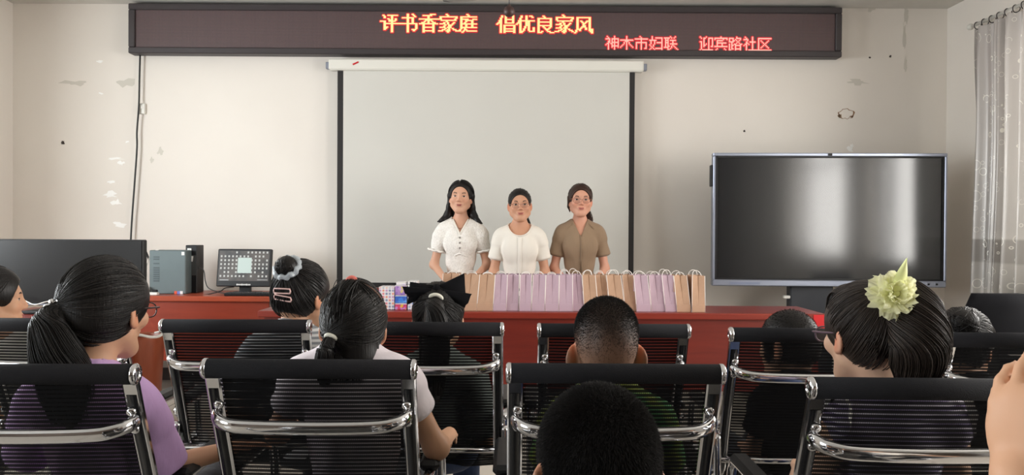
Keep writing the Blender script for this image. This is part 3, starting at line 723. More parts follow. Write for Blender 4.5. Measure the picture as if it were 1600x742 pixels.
def candy_mat(name, cols, sc, rnd=0.4, dot=0.0):
    t = NT(name); tc = t.n('ShaderNodeTexCoord'); vo = t.n('ShaderNodeTexVoronoi', i_Scale=sc); vo.inputs['Randomness'].default_value = rnd
    t.l(tc.outputs['Object'], vo.inputs['Vector']); sp = t.n('ShaderNodeSeparateColor'); t.l(vo.outputs['Color'], sp.inputs[0])
    n = len(cols); c = t.ramp(sp.outputs[0], [(i / n, k) for i, k in enumerate(cols)])
    c.node.color_ramp.interpolation = 'CONSTANT'
    if dot > 0:
        g = t.n('ShaderNodeMath', operation='LESS_THAN', i_1=dot); t.l(vo.outputs['Distance'], g.inputs[0]); mx = t.n('ShaderNodeMixRGB'); t.l(g.outputs[0], mx.inputs['Fac'])
        mx.inputs['Color1'].default_value = (*lin(222, 219, 222), 1); t.l(c, mx.inputs['Color2']); c = mx.outputs[0]
    t.l(c, t.b.inputs['Base Color']); t.b.inputs['Roughness'].default_value = 0.3
    return t.m
wht = lin(226, 222, 226)
def box_thing(label, px0, px1, py0, py1, d, dep, m, name='toy_box', lidm=None):
    a, b = P(px0, py1, d), P(px1, py0, d)
    zb = max(a.z, z_t) if abs(a.z - z_t) > 0.03 else z_t
    o = empty(name, ((a.x + b.x) / 2, d + dep / 2, zb), 0, label, 'box')
    w, h = b.x - a.x, b.z - zb
    MB().box((0, 0, h / 2), (w, dep, h), bev=0.003).build('carton', m, o)
    MB().box((0, 0, h - 0.004), (w + 0.002, dep + 0.002, 0.006), bev=0.002).build('lid', lidm or M['white_plastic'], o)
    return o, zb + h
cm1 = candy_mat('white_box_with_coloured_dots', [lin(214, 130, 140), lin(150, 150, 180), lin(190, 150, 190), lin(130, 140, 170), lin(220, 150, 130)], 50, 0.0, 0.36)
box_thing('white toy box printed with rows of tiny coloured dots', 592, 616, 448, 487, 4.9, 0.12, cm1)
_, zt1 = box_thing('pink and red patterned toy box at the bottom of the little stack', 617.3, 635.3, 474, 487, 4.9, 0.12, candy_mat('pink_red_pattern', [lin(206, 70, 110), lin(190, 130, 190), lin(220, 180, 80), lin(170, 60, 150)], 60, 1.0))
def stacked(label, zb, h, px0, px1, d, dep, m):
    a, b = P(px0, 460, d), P(px1, 460, d)
    o = empty('toy_box', ((a.x + b.x) / 2, d + dep / 2, zb), 0, label, 'box'); w = b.x - a.x
    MB().box((0, 0, h / 2), (w, dep, h), bev=0.003).build('carton', m, o); MB().box((0, 0, h - 0.003), (w + 0.002, dep + 0.002, 0.005), bev=0.002).build('lid', M['white_plastic'], o)
    return zb + h
zt2 = stacked('bright blue toy box in the middle of the little stack', zt1 + 0.001, 0.048, 617.3, 635.3, 4.9, 0.12, candy_mat('blue_pattern', [lin(70, 130, 214), lin(100, 160, 226), lin(60, 100, 190)], 40, 1.0))
zt3 = stacked('purple and yellow patterned toy box on the blue one', zt2 + 0.001, 0.062, 617.3, 635.3, 4.9, 0.12, candy_mat('purple_pattern', [lin(170, 130, 190), lin(140, 110, 180), lin(206, 190, 130), lin(190, 160, 210)], 60, 1.0))
_, zw = box_thing('tall white dotted toy box right of the stack, behind the bow', 637, 653, 445, 487, 4.9, 0.12, candy_mat('white_blue_dots', [lin(140, 160, 204), lin(160, 160, 190), lin(150, 170, 210)], 50, 0.0, 0.32))
stacked('flat white toy box lying on top of the patterned stack', zt3 + 0.001, 0.02, 619, 634, 4.9, 0.11, candy_mat('white_lilac_pattern', [wht, lin(200, 190, 214), wht], 60, 0.3))
stacked('flat white box on the tall dotted box', zw + 0.001, 0.022, 637.5, 652, 4.9, 0.11, candy_mat('white_grey_pattern', [lin(150, 150, 160), lin(170, 170, 180)], 54.4, 0.0, 0.3))

# red wooden chair behind the table (only the tip of its back post shows)
rc = empty('wooden_chair', (P(640, 440, 5.75).x, 5.75, 0), 0, 'dark red wooden chair standing behind the long table', 'chair')
mb = MB()
for s in (-1, 1): MB().box((s * 0.2, -0.2 + 0.0, 0.42), (0.045, 0.045, 0.84), bev=0.006).build('back_post', M['red_wood'], rc)
for s in (-1, 1): MB().box((s * 0.2, 0.2, 0.22), (0.045, 0.045, 0.44), bev=0.006).build('leg', M['red_wood'], rc)
MB().box((0, 0, 0.455), (0.45, 0.45, 0.04), bev=0.01).build('seat', M['red_wood'], rc)
for z in (0.62, 0.78): MB().box((0, -0.2, z), (0.36, 0.025, 0.06), bev=0.006).build('back_rail', M['red_wood'], rc)
zz = P(1286, 500, 4.79)
tag(MB().box((zz.x - 0.01, 4.797, 0.69), (0.09, 0.004, 0.11)).build('red_cloth', M['red_cloth']), 'small bright red patch for the lit right end of the long table front', 'cloth')  # brighter red painted for the lit part of the table front

# ------------------------------------------------------------------ curtain and rod on the right wall
def curtain_mat():
    t = NT('silver_satin_curtain'); uv = t.n('ShaderNodeUVMap')
    def rings(scale, w0, w1, seed):
        mp = t.n('ShaderNodeMapping'); mp.inputs['Location'].default_value = (seed, seed * 0.7, 0); t.l(uv.outputs[0], mp.inputs['Vector'])
        vo = t.n('ShaderNodeTexVoronoi', i_Scale=scale); vo.inputs['Randomness'].default_value = 0.8; t.l(mp.outputs[0], vo.inputs['Vector'])
        s = t.n('ShaderNodeMath', operation='SUBTRACT', i_1=w0); t.l(vo.outputs['Distance'], s.inputs[0]); a = t.n('ShaderNodeMath', operation='ABSOLUTE'); t.l(s.outputs[0], a.inputs[0])
        q = t.n('ShaderNodeMath', operation='LESS_THAN', i_1=w1); t.l(a.outputs[0], q.inputs[0]); return q
    q1 = rings(17.0, 0.34, 0.016, 0.0); q2 = rings(30.0, 0.28, 0.02, 3.1)
    nz = t.n('ShaderNodeTexNoise', i_Scale=9.0); t.l(uv.outputs[0], nz.inputs['Vector']); g = t.n('ShaderNodeMath', operation='GREATER_THAN', i_1=0.48); t.l(nz.outputs['Fac'], g.inputs[0])
    mx = t.n('ShaderNodeMath', operation='MAXIMUM'); t.l(q1.outputs[0], mx.inputs[0]); t.l(q2.outputs[0], mx.inputs[1])
    ml = t.n('ShaderNodeMath', operation='MULTIPLY'); t.l(mx.outputs[0], ml.inputs[0]); t.l(g.outputs[0], ml.inputs[1])
    sp = t.n('ShaderNodeSeparateXYZ'); t.l(uv.outputs[0], sp.inputs[0])
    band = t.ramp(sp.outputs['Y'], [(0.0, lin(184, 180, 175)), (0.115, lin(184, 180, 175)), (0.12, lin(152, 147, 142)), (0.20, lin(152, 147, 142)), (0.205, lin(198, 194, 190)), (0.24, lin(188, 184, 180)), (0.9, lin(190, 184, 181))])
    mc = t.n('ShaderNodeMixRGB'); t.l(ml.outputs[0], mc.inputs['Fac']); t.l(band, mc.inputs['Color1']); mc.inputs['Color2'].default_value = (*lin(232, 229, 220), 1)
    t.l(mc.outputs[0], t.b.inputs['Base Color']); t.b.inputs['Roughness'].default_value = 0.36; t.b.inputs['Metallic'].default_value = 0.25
    tr = t.n('ShaderNodeBsdfTranslucent'); tr.inputs['Color'].default_value = (0.6, 0.58, 0.55, 1); mxs = t.n('ShaderNodeMixShader'); mxs.inputs['Fac'].default_value = 0.12
    t.l(t.b.outputs[0], mxs.inputs[1]); t.l(tr.outputs[0], mxs.inputs[2]); t.l(mxs.outputs[0], t.out.inputs['Surface'])
    return t.m
CXX = XR - 0.11
yA = 1232 * CXX / 720.0; zR = P(1523, 39, yA).z; zB = P(1523, 456, yA).z
cur = empty('curtain', (CXX, yA, 0), 0, 'silver-grey satin curtain with swirl pattern hanging gathered beside the right window', 'curtain')
def curtain_sheet(y0, y1, folds, amp, ph=0.0, nn=160):
    us = np.linspace(0, 1, nn); vs = np.linspace(0, 1, 26); pts = np.zeros((26, nn, 3)); uv = []
    for i, v in enumerate(vs):
        z = zB + (zR - 0.035 - zB) * v
        for j, u in enumerate(us):
            pin = math.exp(-((v - 1) / 0.06) ** 2)
            a = 2 * math.pi * folds * u + ph + 0.35 * math.sin(5 * v + 9 * u)
            x = amp * (math.sin(a) + 0.35 * math.sin(2.3 * a + 1)) * (0.85 + 0.25 * (1 - v)) * (1 - 0.3 * pin)
            y = y0 + (y1 - y0) * u + 0.02 * math.sin(a * 0.5) + 0.03 * (1 - v) * math.sin(3.0 * u) - 0.02 * math.sin(math.pi * v)
            pts[i, j] = (x, y - yA, z + 0.012 * math.sin(a) * (v < 0.01)); uv.append((u * folds * 0.2, v))
    return pts, uv
p1, u1 = curtain_sheet(yA, 4.72, 7.5, 0.045)
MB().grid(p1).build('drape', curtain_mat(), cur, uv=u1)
for k in range(13):
    yy = yA - 0.03 - k * 0.09; n = 16
    MB().tube([(0.026 * math.sin(2 * math.pi * i / n), yy - yA + 0.004 * math.cos(4 * math.pi * i / n), zR + 0.026 * math.cos(2 * math.pi * i / n) - 0.012) for i in range(n + 1)], 0.0035, 6).build('curtain_ring', M['black_frame'], cur)
rod = empty('curtain_rod', (CXX, yA, zR), 0, 'pale curtain rod with end knob on the right wall near the ceiling', 'curtain rod')
MB().tube([(0, 0.04, 0), (0, -3.2, 0)], 0.0125, 12).build('pole', M['white_plastic'], rod)
MB().ball((0, 0.06, 0), (0.024, 0.03, 0.024)).build('finial', M['clear_plastic'], rod)
for yy in (-0.12, -2.6): MB().box((0.055, yy, 0), (0.11, 0.025, 0.02)).build('bracket', M['white_metal'], rod)

# ------------------------------------------------------------------ ceiling fan (a blade edge and the pull ball show at the top)
fd = 4.2; fc = P(795.5, 18, fd); bz = P(700, 3.5, fd + 0.33).z
fan = empty('ceiling_fan', (fc.x, fd, ZC), 0, 'ceiling fan whose blade edge and dark pull ball hang into the top of the view', 'ceiling fan')
MB().lathe([(0.01, 0), (0.065, -0.002), (0.05, -0.06), (0.014, -0.07)], 24).build('ceiling_cup', M['white_metal'], fan)
MB().tube([(0, 0, -0.05), (0, 0, bz - ZC + 0.12)], 0.012, 12).build('downrod', M['white_metal'], fan)
MB().lathe([(0.02, 0.13), (0.085, 0.11), (0.11, 0.06), (0.10, 0.02), (0.03, 0.008)], 28, c=(0, 0, bz - ZC)).build('motor', M['white_metal'], fan)
for k in range(3):
    an = R(140 + 120 * k); q = []
    for i in range(20):
        t_ = i / 19; w = 0.055 + 0.02 * math.sin(math.pi * t_); w *= math.sqrt(max(0.02, 1 - max(0, (t_ - 0.86) / 0.14) ** 2)); rr_ = 0.10 + 0.40 * t_
        row = []
        for (s, dz) in ((-1, 0.0), (1, 0.0), (1, 0.006), (-1, 0.006)):
            lx_, ly_ = rr_, s * w; z_ = bz - ZC + 0.012 + dz + s * 0.010 - 0.012 * math.sin(math.pi * min(1, t_ * 1.05))
            row.append((lx_ * math.cos(an) - ly_ * math.sin(an), lx_ * math.sin(an) + ly_ * math.cos(an), z_))
        q.append(row)
    mb = MB().grid(np.array(q), wrap=True); mb.add(q[-1], [(0, 1, 2, 3)])
    mb.build('blade', mat('fan_blade_grey', lin(150, 146, 142), 0.5), fan)
MB().tube([(0, 0, bz - ZC + 0.02), (0, 0, fc.z - ZC)], 0.0022, 6).build('pull_cord', M['black_plastic'], fan)
MB().ball((0, 0, fc.z - ZC), 0.030, 20).ball((0, 0, fc.z - ZC + 0.03), 0.009, 10).build('pull_ball', mat('dark_brown_ball', lin(60, 34, 30), 0.5), fan)

# ------------------------------------------------------------------ mesh-back chairs
RAIL = catmull([(-0.275, 0.945), (-0.235, 0.845), (-0.19, 0.74), (-0.145, 0.63), (-0.115, 0.545), (-0.075, 0.485), (0.0, 0.455), (0.2, 0.450), (0.33, 0.458), (0.39, 0.445), (0.41, 0.405)], 5)
def rail_at(z):
    i = int(np.argmin(np.abs(RAIL[:30, 1] - z))); return RAIL[i]
def make_chair():
    ch = empty('mesh_chair', (0, 0, 0), 0, 'x', 'chair', 'chrome mesh-back chairs')
    for s in (-1, 1):
        path = [(s * 0.212, y, z) for y, z in RAIL]
        V = []; t = np.gradient(RAIL, axis=0); t /= np.linalg.norm(t, axis=1, keepdims=True)
        for (y, z), (ty, tz) in zip(RAIL, t):
            n = (-tz, ty); ring = []
            for a, b in ((-1, -.6), (-.8, -1), (.8, -1), (1, -.6), (1, .6), (.8, 1), (-.8, 1), (-1, .6)):
                ring.append((s * 0.212 + a * 0.0165, y + n[0] * b * 0.0075, z + n[1] * b * 0.0075))
            V.append(ring)
        mb = MB().grid(np.array(V), wrap=True); mb.add(V[0], [tuple(range(8))[::-1]]); mb.add(V[-1], [tuple(range(8))])
        mb.sm = [False] * len(mb.sm)
        rail = mb.build('side_rail', M['chrome'], ch)
        V = []
        for (y, z), (ty, tz) in zip(RAIL[:26], t[:26]):
            n = (-tz, ty); sg = -1 if n[0] > 0 else 1
            V.append([(s * 0.212 + a * 0.0105, y + n[0] * sg * b, z + n[1] * sg * b) for a, b in ((-1, 0.0070), (-1, 0.0084), (1, 0.0084), (1, 0.0070))])
        MB().grid(np.array(V[2:])).build('rail_inlay', M['black_gloss'], rail)
    MB().tube([(-0.222, -0.278, 0.948), (0.222, -0.278, 0.948)], 0.0215, 20).build('top_roll', M['black_fabric'], ch)
    for s in (-1, 1):
        cap = MB().lathe([(0.0215, 0), (0.0225, 0.003), (0.0225, 0.007), (0.0195, 0.011), (0.012, 0.012), (0.009, 0.0125), (0.008, 0.009), (0.001, 0.009)], 20, c=(0, 0, 0), axis='X')
        for k in range(len(cap.v)): cap.v[k] = cap.v[k] * (s, 1, 1) + np.array((s * 0.220, -0.278, 0.948))
        if s < 0: cap.f = [f[::-1] for f in cap.f]
        c = cap.build('end_cap', M['chrome'], ch)
        MB().ball((s * 0.2300, -0.278, 0.948), (0.002, 0.0065, 0.0065), 8).build('hex_socket', M['steel_dark'], c)
    # netting of back and seat
    pts = []; uv = []; L = 0; prev = None; nx = 15
    sub = catmull(RAIL[:-2:2], 3)
    for (y, z) in sub:
        if prev is not None: L += math.hypot(y - prev[0], z - prev[1])
        prev = (y, z)
        for i in range(nx):
            u = i / (nx - 1); sag = 0.010 * math.sin(math.pi * u)
            pts.append((-0.198 + 0.396 * u, y + (sag * -0.9 if z > 0.5 else 0), z - (0 if z > 0.5 else sag))); uv.append((0.396 * u, L))
    MB().grid(np.array(pts).reshape(len(sub), nx, 3)).build('net_back_and_seat', M['net'], ch, uv=uv)
    ry, rz = rail_at(0.842)
    MB().tube(catmull([(-0.212, ry - 0.006, rz), (-0.207, ry - 0.030, rz - 0.006), (-0.185, ry - 0.052, rz - 0.013), (-0.14, ry - 0.064, rz - 0.018), (0, ry - 0.068, rz - 0.020), (0.14, ry - 0.064, rz - 0.018), (0.185, ry - 0.052, rz - 0.013), (0.207, ry - 0.030, rz - 0.006), (0.212, ry - 0.006, rz)], 5), 0.0145, 14, flat=(1.1, 0.75)).build('back_crossbar', M['chrome'], ch)
    for s in (-1, 1):
        for dz in (0.030, -0.028):
            y, z = rail_at(rz + dz)
            MB().lathe([(0.0115, 0), (0.0115, 0.004), (0.009, 0.009), (0.004, 0.0105)], 14).build('bolt', M['chrome'], ch)
    return ch
def fix_bolts(ch):
    bs = [c for c in SC.objects if c.parent == ch and c.name.startswith('bolt')]; ry, rz = rail_at(0.842); k = 0
    for s in (-1, 1):
        for dz in (0.030, -0.028):
            y, z = rail_at(rz + dz); b = bs[k]; k += 1
            b.location = (s * 0.206, y - 0.006, z); b.rotation_euler = (R(111), 0, 0)
CH0 = make_chair(); fix_bolts(CH0)
for s in (-1, 1):
    y1, z1_ = rail_at(0.61)
    MB().tube(catmull([(s * 0.232, y1 - 0.004, z1_ + 0.01), (s * 0.234, y1 - 0.015, 0.52), (s * 0.236, -0.185, 0.20), (s * 0.238, -0.20, 0.045), (s * 0.238, -0.17, 0.015), (s * 0.238, 0.0, 0.0135), (s * 0.238, 0.27, 0.0135), (s * 0.238, 0.315, 0.03), (s * 0.238, 0.32, 0.09), (s * 0.238, 0.29, 0.40), (s * 0.238, 0.262, 0.60), (s * 0.238, 0.235, 0.650), (s * 0.238, 0.19, 0.660), (s * 0.238, -0.08, 0.660), (s * 0.236, -0.13, 0.655), (s * 0.226, -0.150, 0.648)], 6), 0.0125, 12).build('leg_loop', M['chrome'], CH0)
    MB().box((s * 0.238, 0.055, 0.678), (0.05, 0.27, 0.026), bev=0.010).build('arm_pad', M['black_plastic'], CH0)
for y_, z_ in ((-0.118, 0.535), (0.29, 0.42)): MB().tube([(-0.235, y_, z_), (0.235, y_, z_)], 0.011, 10).build('cross_rod', M['chrome'], CH0)
def chair_at(i, px, d, label, rz=0.0, dz=0.0):
    o = CH0 if i == 0 else copy_tree(CH0)
    p = P(px, 500, d)
    # the top roll sits 0.278 behind the chair's middle
    o.location = (p.x - 0.278 * math.sin(rz), d + 0.278 * math.cos(rz), dz); o.rotation_euler = (0, 0, rz); o['label'] = label
    return o
CHAIRS = [
    (38, 1.62, 'black mesh chair with chrome frame behind the girl in the purple T-shirt', 0.03),
    (484, 1.70, 'black mesh chair with chrome frame behind the girl in the pale lilac T-shirt', 0.0),
    (962, 1.665, 'black mesh chair with chrome frame behind the crop-haired boy with red ears', 0.0),
    (1452, 1.52, 'black mesh chair with chrome frame behind the girl with the yellow flower', -0.02),
    (80, 2.44, 'black mesh chair in the second row behind the child at the left edge', 0.0),
    (369, 2.44, 'black mesh chair in the second row behind the girl in grey and white stripes', 0.03),
    (669, 2.40, 'black mesh chair in the second row behind the girl with the black bow', -0.01),
    (959, 2.38, 'black mesh chair in the second row directly in front of the red-eared boy', 0.0),
    (1264, 2.30, 'black mesh chair in the second row behind the small dark-haired boy', -0.04),
    (935, 0.80, 'added unseen black mesh chair under the nearest boy, below the picture', 0.0),  # unseen chairs added to darken the chrome reflections; this one also seats the boy
    (64, 0.82, 'added unseen black mesh chair in the nearest row at the left, below the picture', 0.0),
    (1842, 0.78, 'added unseen black mesh chair in the nearest row at the right, below the picture', 0.0),
    (1606, 2.22, 'black mesh chair in the second row at the right edge, below the curtain', -0.02),
]
for i, (px, d, lab, rz) in enumerate(CHAIRS): chair_at(i, px, d, lab, rz)

# black upholstered office chair below the curtain
oc = empty('office_chair', (P(1552, 470, 4.6).x, 4.6, 0), 0, 'black upholstered office chair below the curtain, behind the second row', 'chair')
mb = MB(); V = []
for (z, w, y) in ((0.55, 0.50, 0.0), (0.62, 0.50, -0.02), (0.72, 0.45, -0.03), (0.82, 0.38, -0.05), (0.885, 0.33, -0.06), (0.90, 0.30, -0.05)):
    V.append([(w / 2 * a, y + b, z) for a, b in ((-1, 0), (-.9, -.03), (0, -.04), (.9, -.03), (1, 0), (.9, .04), (0, .03), (-.9, .04))])
mb.grid(np.array(V), wrap=True); mb.add(V[-1], [tuple(range(8))]); mb.add(V[0], [tuple(range(8))[::-1]]); mb.build('backrest', M['black_cloth'], oc)
MB().box((0, 0.24, 0.47), (0.48, 0.46, 0.08), bev=0.03).build('seat', M['black_cloth'], oc)
MB().tube([(0, 0.24, 0.43), (0, 0.24, 0.08)], 0.025, 12).build('post', M['black_plastic'], oc)
MB().box((0, 0.0, 0.50), (0.06, 0.03, 0.2)).build('back_bracket', M['black_plastic'], oc)
for k in range(5):
    a = 2 * math.pi * k / 5
    l_ = MB().tube([(0, 0.24, 0.10), (0.28 * math.cos(a), 0.24 + 0.28 * math.sin(a), 0.07)], [0.024, 0.016], 8).build('leg', M['black_plastic'], oc)
    MB().ball((0.28 * math.cos(a), 0.24 + 0.28 * math.sin(a), 0.03), 0.03, 12).build('castor', M['black_plastic'], l_)

# ------------------------------------------------------------------ people: smooth-union volumes turned into one continuous skin
def A3(v): return np.asarray(v, np.float64)
def ell(c, r, rot=None, k=0.02): return ('e', A3(c), A3(np.broadcast_to(np.asarray(r, float), (3,))), None if rot is None else np.asarray(rot, float), k)
def cap(a, b, ra, rb=None, k=0.02): return ('c', A3(a), A3(b), float(ra), float(ra if rb is None else rb), k)
def sub(p): return ('-',) + p
def wedge(zv, slope, y0): return ('w', float(zv), float(slope), float(y0))
def half(p, n): return ('h', A3(p), A3(n) / np.linalg.norm(n))
def chain(pts, rs, k=0.02): return [cap(pts[i], pts[i + 1], rs[i], rs[i + 1], k) for i in range(len(pts) - 1)]
def sd(p, X):
    if p[0] == 'e':
        q = X - p[1]
        if p[3] is not None: q = q @ p[3]
        k0 = np.linalg.norm(q / p[2], axis=-1); k1 = np.linalg.norm(q / (p[2] ** 2), axis=-1) + 1e-9
        return k0 * (k0 - 1) / k1
    if p[0] == 'c':
        ba = p[2] - p[1]; pa = X - p[1]; t = np.clip((pa @ ba) / (ba @ ba + 1e-12), 0, 1)
        return np.linalg.norm(pa - t[..., None] * ba, axis=-1) - (p[3] + (p[4] - p[3]) * t)
    if p[0] == 'w': return np.maximum((p[1] + np.abs(X[..., 0]) * p[2] - X[..., 2]) / math.sqrt(1 + p[2] ** 2), p[3] - X[..., 1])
    if p[0] == 'h': return (X - p[1]) @ p[2]
def bbox(p, m):
    if p[0] == 'e': r = p[2].max() if p[3] is not None else p[2]; return p[1] - r - m, p[1] + r + m
    r = max(p[3], p[4]) + m; return np.minimum(p[1], p[2]) - r, np.maximum(p[1], p[2]) + r
def xform(prims, Mx, s=1.0):
    """prims into another frame: Mx 4x4 (rigid), s uniform scale"""
    Rm = np.array(Mx.to_3x3()); t = np.array(Mx.translation); out = []
    for p in prims:
        neg = p[0] == '-'
        if neg: p = p[1:]
        if p[0] == 'e': q = ('e', Rm @ (p[1] * s) + t, p[2] * s, Rm if p[3] is None else Rm @ p[3], p[4] * s)
        elif p[0] == 'c': q = ('c', Rm @ (p[1] * s) + t, Rm @ (p[2] * s) + t, p[3] * s, p[4] * s, p[5] * s)
        else: q = ('h', Rm @ (p[1] * s) + t, Rm @ p[2])
        out.append(('-',) + q if neg else q)
    return out
def combine(d, v, p, neg):
    k = p[-1] if p[0] not in 'hw' else 0.0
    if neg:
        a, b = d, -v
        if k > 0: h = np.maximum(k - np.abs(a - b), 0) / k; return np.maximum(a, b) + h * h * k / 4
        return np.maximum(a, b)
    if p[0] == 'h': return np.maximum(d, v)
    h = np.maximum(k - np.abs(d - v), 0) / k if k > 0 else 0
    return np.minimum(d, v) - h * h * k / 4
def field_at(prims, X):
    d = np.full(X.shape[:-1], 1.0)
    for p in prims:
        neg = p[0] == '-'; p = p[1:] if neg else p
        d = combine(d, sd(p, X), p, neg)
    return d
def surface(prims, h):
    """surface nets over the union of prims; returns verts, quads"""
    lo = np.full(3, 1e9); hi = -lo
    for p in prims:
        if p[0] in 'ec': a, b = bbox(p, 3 * h); lo = np.minimum(lo, a); hi = np.maximum(hi, b)
    n = np.ceil((hi - lo) / h).astype(int) + 1
    ax = [lo[i] + h * np.arange(n[i]) for i in range(3)]
    D = np.full(n, 0.2)
    for p in prims:
        neg = p[0] == '-'; p = p[1:] if neg else p
        if p[0] == 'w':
            X = np.stack(np.meshgrid(*ax, indexing='ij'), -1); D = np.maximum(D, -sd(p, X)); continue
        if p[0] == 'h':
            X = np.stack(np.meshgrid(*ax, indexing='ij', sparse=False), -1) if False else None
            v = (ax[0][:, None, None] - p[1][0]) * p[2][0] + (ax[1][None, :, None] - p[1][1]) * p[2][1] + (ax[2][None, None, :] - p[1][2]) * p[2][2]
            D = np.maximum(D, v); continue
        a, b = bbox(p, p[-1] + 3 * h)
        i0 = np.clip(np.floor((a - lo) / h).astype(int), 0, n - 1); i1 = np.clip(np.ceil((b - lo) / h).astype(int) + 1, 1, n)
        if (i1 <= i0).any(): continue
        sl = tuple(slice(x, y) for x, y in zip(i0, i1))
        X = np.stack(np.meshgrid(ax[0][sl[0]], ax[1][sl[1]], ax[2][sl[2]], indexing='ij'), -1)
        D[sl] = combine(D[sl], sd(p, X), p, neg)
    S = D < 0
    c = S[:-1, :-1, :-1].astype(np.int8).copy(); c[:] = 0
    for dx in (0, 1):
        for dy in (0, 1):
            for dz in (0, 1): c += S[dx:n[0] - 1 + dx, dy:n[1] - 1 + dy, dz:n[2] - 1 + dz]
    act = (c > 0) & (c < 8); idx = np.full(act.shape, -1, np.int64); ids = np.argwhere(act); idx[act] = np.arange(len(ids))
    acc = np.zeros((len(ids), 3)); cnt_ = np.zeros(len(ids))
    corners = [(x, y, z) for x in (0, 1) for y in (0, 1) for z in (0, 1)]
    for u in corners:
        for a in range(3):
            if u[a]: continue
            w = list(u); w[a] = 1
            d0 = D[tuple((ids + u).T)]; d1 = D[tuple((ids + w).T)]; cr = (d0 < 0) != (d1 < 0)
            t = np.where(cr, d0 / np.where(cr, d0 - d1, 1), 0)
            pos = np.array(u, float) + 0 * acc; pos[:, a] += t
            acc[cr] += pos[cr]; cnt_[cr] += 1
    V = lo + h * (ids + acc / cnt_[:, None])
    F = []
    for a in range(3):
        b, c2 = (a + 1) % 3, (a + 2) % 3
        s0 = [slice(0, n[i]) for i in range(3)]; s1 = list(s0); s0[a] = slice(0, n[a] - 1); s1[a] = slice(1, n[a])
        A_, B_ = S[tuple(s0)], S[tuple(s1)]
        e = np.argwhere(A_ != B_); e = e[(e[:, b] > 0) & (e[:, c2] > 0) & (e[:, b] < n[b] - 1) & (e[:, c2] < n[c2] - 1)]
        if not len(e): continue
        ob = np.zeros(3, int); ob[b] = 1; oc_ = np.zeros(3, int); oc_[c2] = 1
        q = [idx[tuple((e - ob - oc_).T)], idx[tuple((e - oc_).T)], idx[tuple(e.T)], idx[tuple((e - ob).T)]]
        q = np.stack(q, 1); flip = ~A_[tuple(e.T)]
        q[flip] = q[flip][:, ::-1]; F.append(q[(q >= 0).all(1)])
    return V, np.concatenate(F)
def tubes(paths, radii, n=4):
    """many strands at once: paths (N,M,3), radii (N,M) -> verts, faces"""
    Pp = np.asarray(paths); N, Mm = Pp.shape[:2]; t = np.gradient(Pp, axis=1); t /= np.linalg.norm(t, axis=2, keepdims=True) + 1e-9
    ref = np.where(np.abs(t[..., 2:3]) < 0.9, np.array([0, 0, 1.0]), np.array([1.0, 0, 0]))
    a = np.cross(t, ref); a /= np.linalg.norm(a, axis=2, keepdims=True) + 1e-9; b = np.cross(t, a)
    an = np.arange(n) * 2 * np.pi / n
    V = Pp[:, :, None, :] + radii[:, :, None, None] * (np.cos(an)[None, None, :, None] * a[:, :, None, :] + np.sin(an)[None, None, :, None] * b[:, :, None, :])
    base = (np.arange(N) * Mm * n)[:, None, None]; i = np.arange(Mm - 1)[None, :, None] * n; j = np.arange(n)[None, None, :]; k = (j + 1) % n
    F = np.stack([base + i + j, base + i + k, base + i + n + k, base + i + n + j], -1).reshape(-1, 4)
    return V.reshape(-1, 3), F
def fast_mesh(name, V, F, mats, parent=None, mi=None, attrs=None, loc=None):
    me = bpy.data.meshes.new(name); V = np.asarray(V, np.float32); F = np.asarray(F, np.int32); k = F.shape[1]
    me.vertices.add(len(V)); me.vertices.foreach_set('co', V.ravel()); me.loops.add(F.size); me.loops.foreach_set('vertex_index', F.ravel())
    me.polygons.add(len(F)); me.polygons.foreach_set('loop_start', np.arange(0, F.size, k, dtype=np.int32)); me.polygons.foreach_set('loop_total', np.full(len(F), k, np.int32))
    for m in (mats if isinstance(mats, (list, tuple)) else [mats]): me.materials.append(m)
    if mi is not None: me.polygons.foreach_set('material_index', np.asarray(mi, np.int32))
    me.polygons.foreach_set('use_smooth', np.ones(len(F), bool))
    for kk, val in (attrs or {}).items():
        val = np.asarray(val, np.float32)
        if val.ndim == 1: at = me.attributes.new(kk, 'FLOAT', 'POINT'); at.data.foreach_set('value', val)
        else: at = me.attributes.new(kk, 'FLOAT_COLOR', 'POINT'); at.data.foreach_set('color', np.c_[val, np.ones(len(val))].astype(np.float32).ravel())
    me.update(calc_edges=True); me.validate()
    return link(bpy.data.objects.new(name, me), parent)

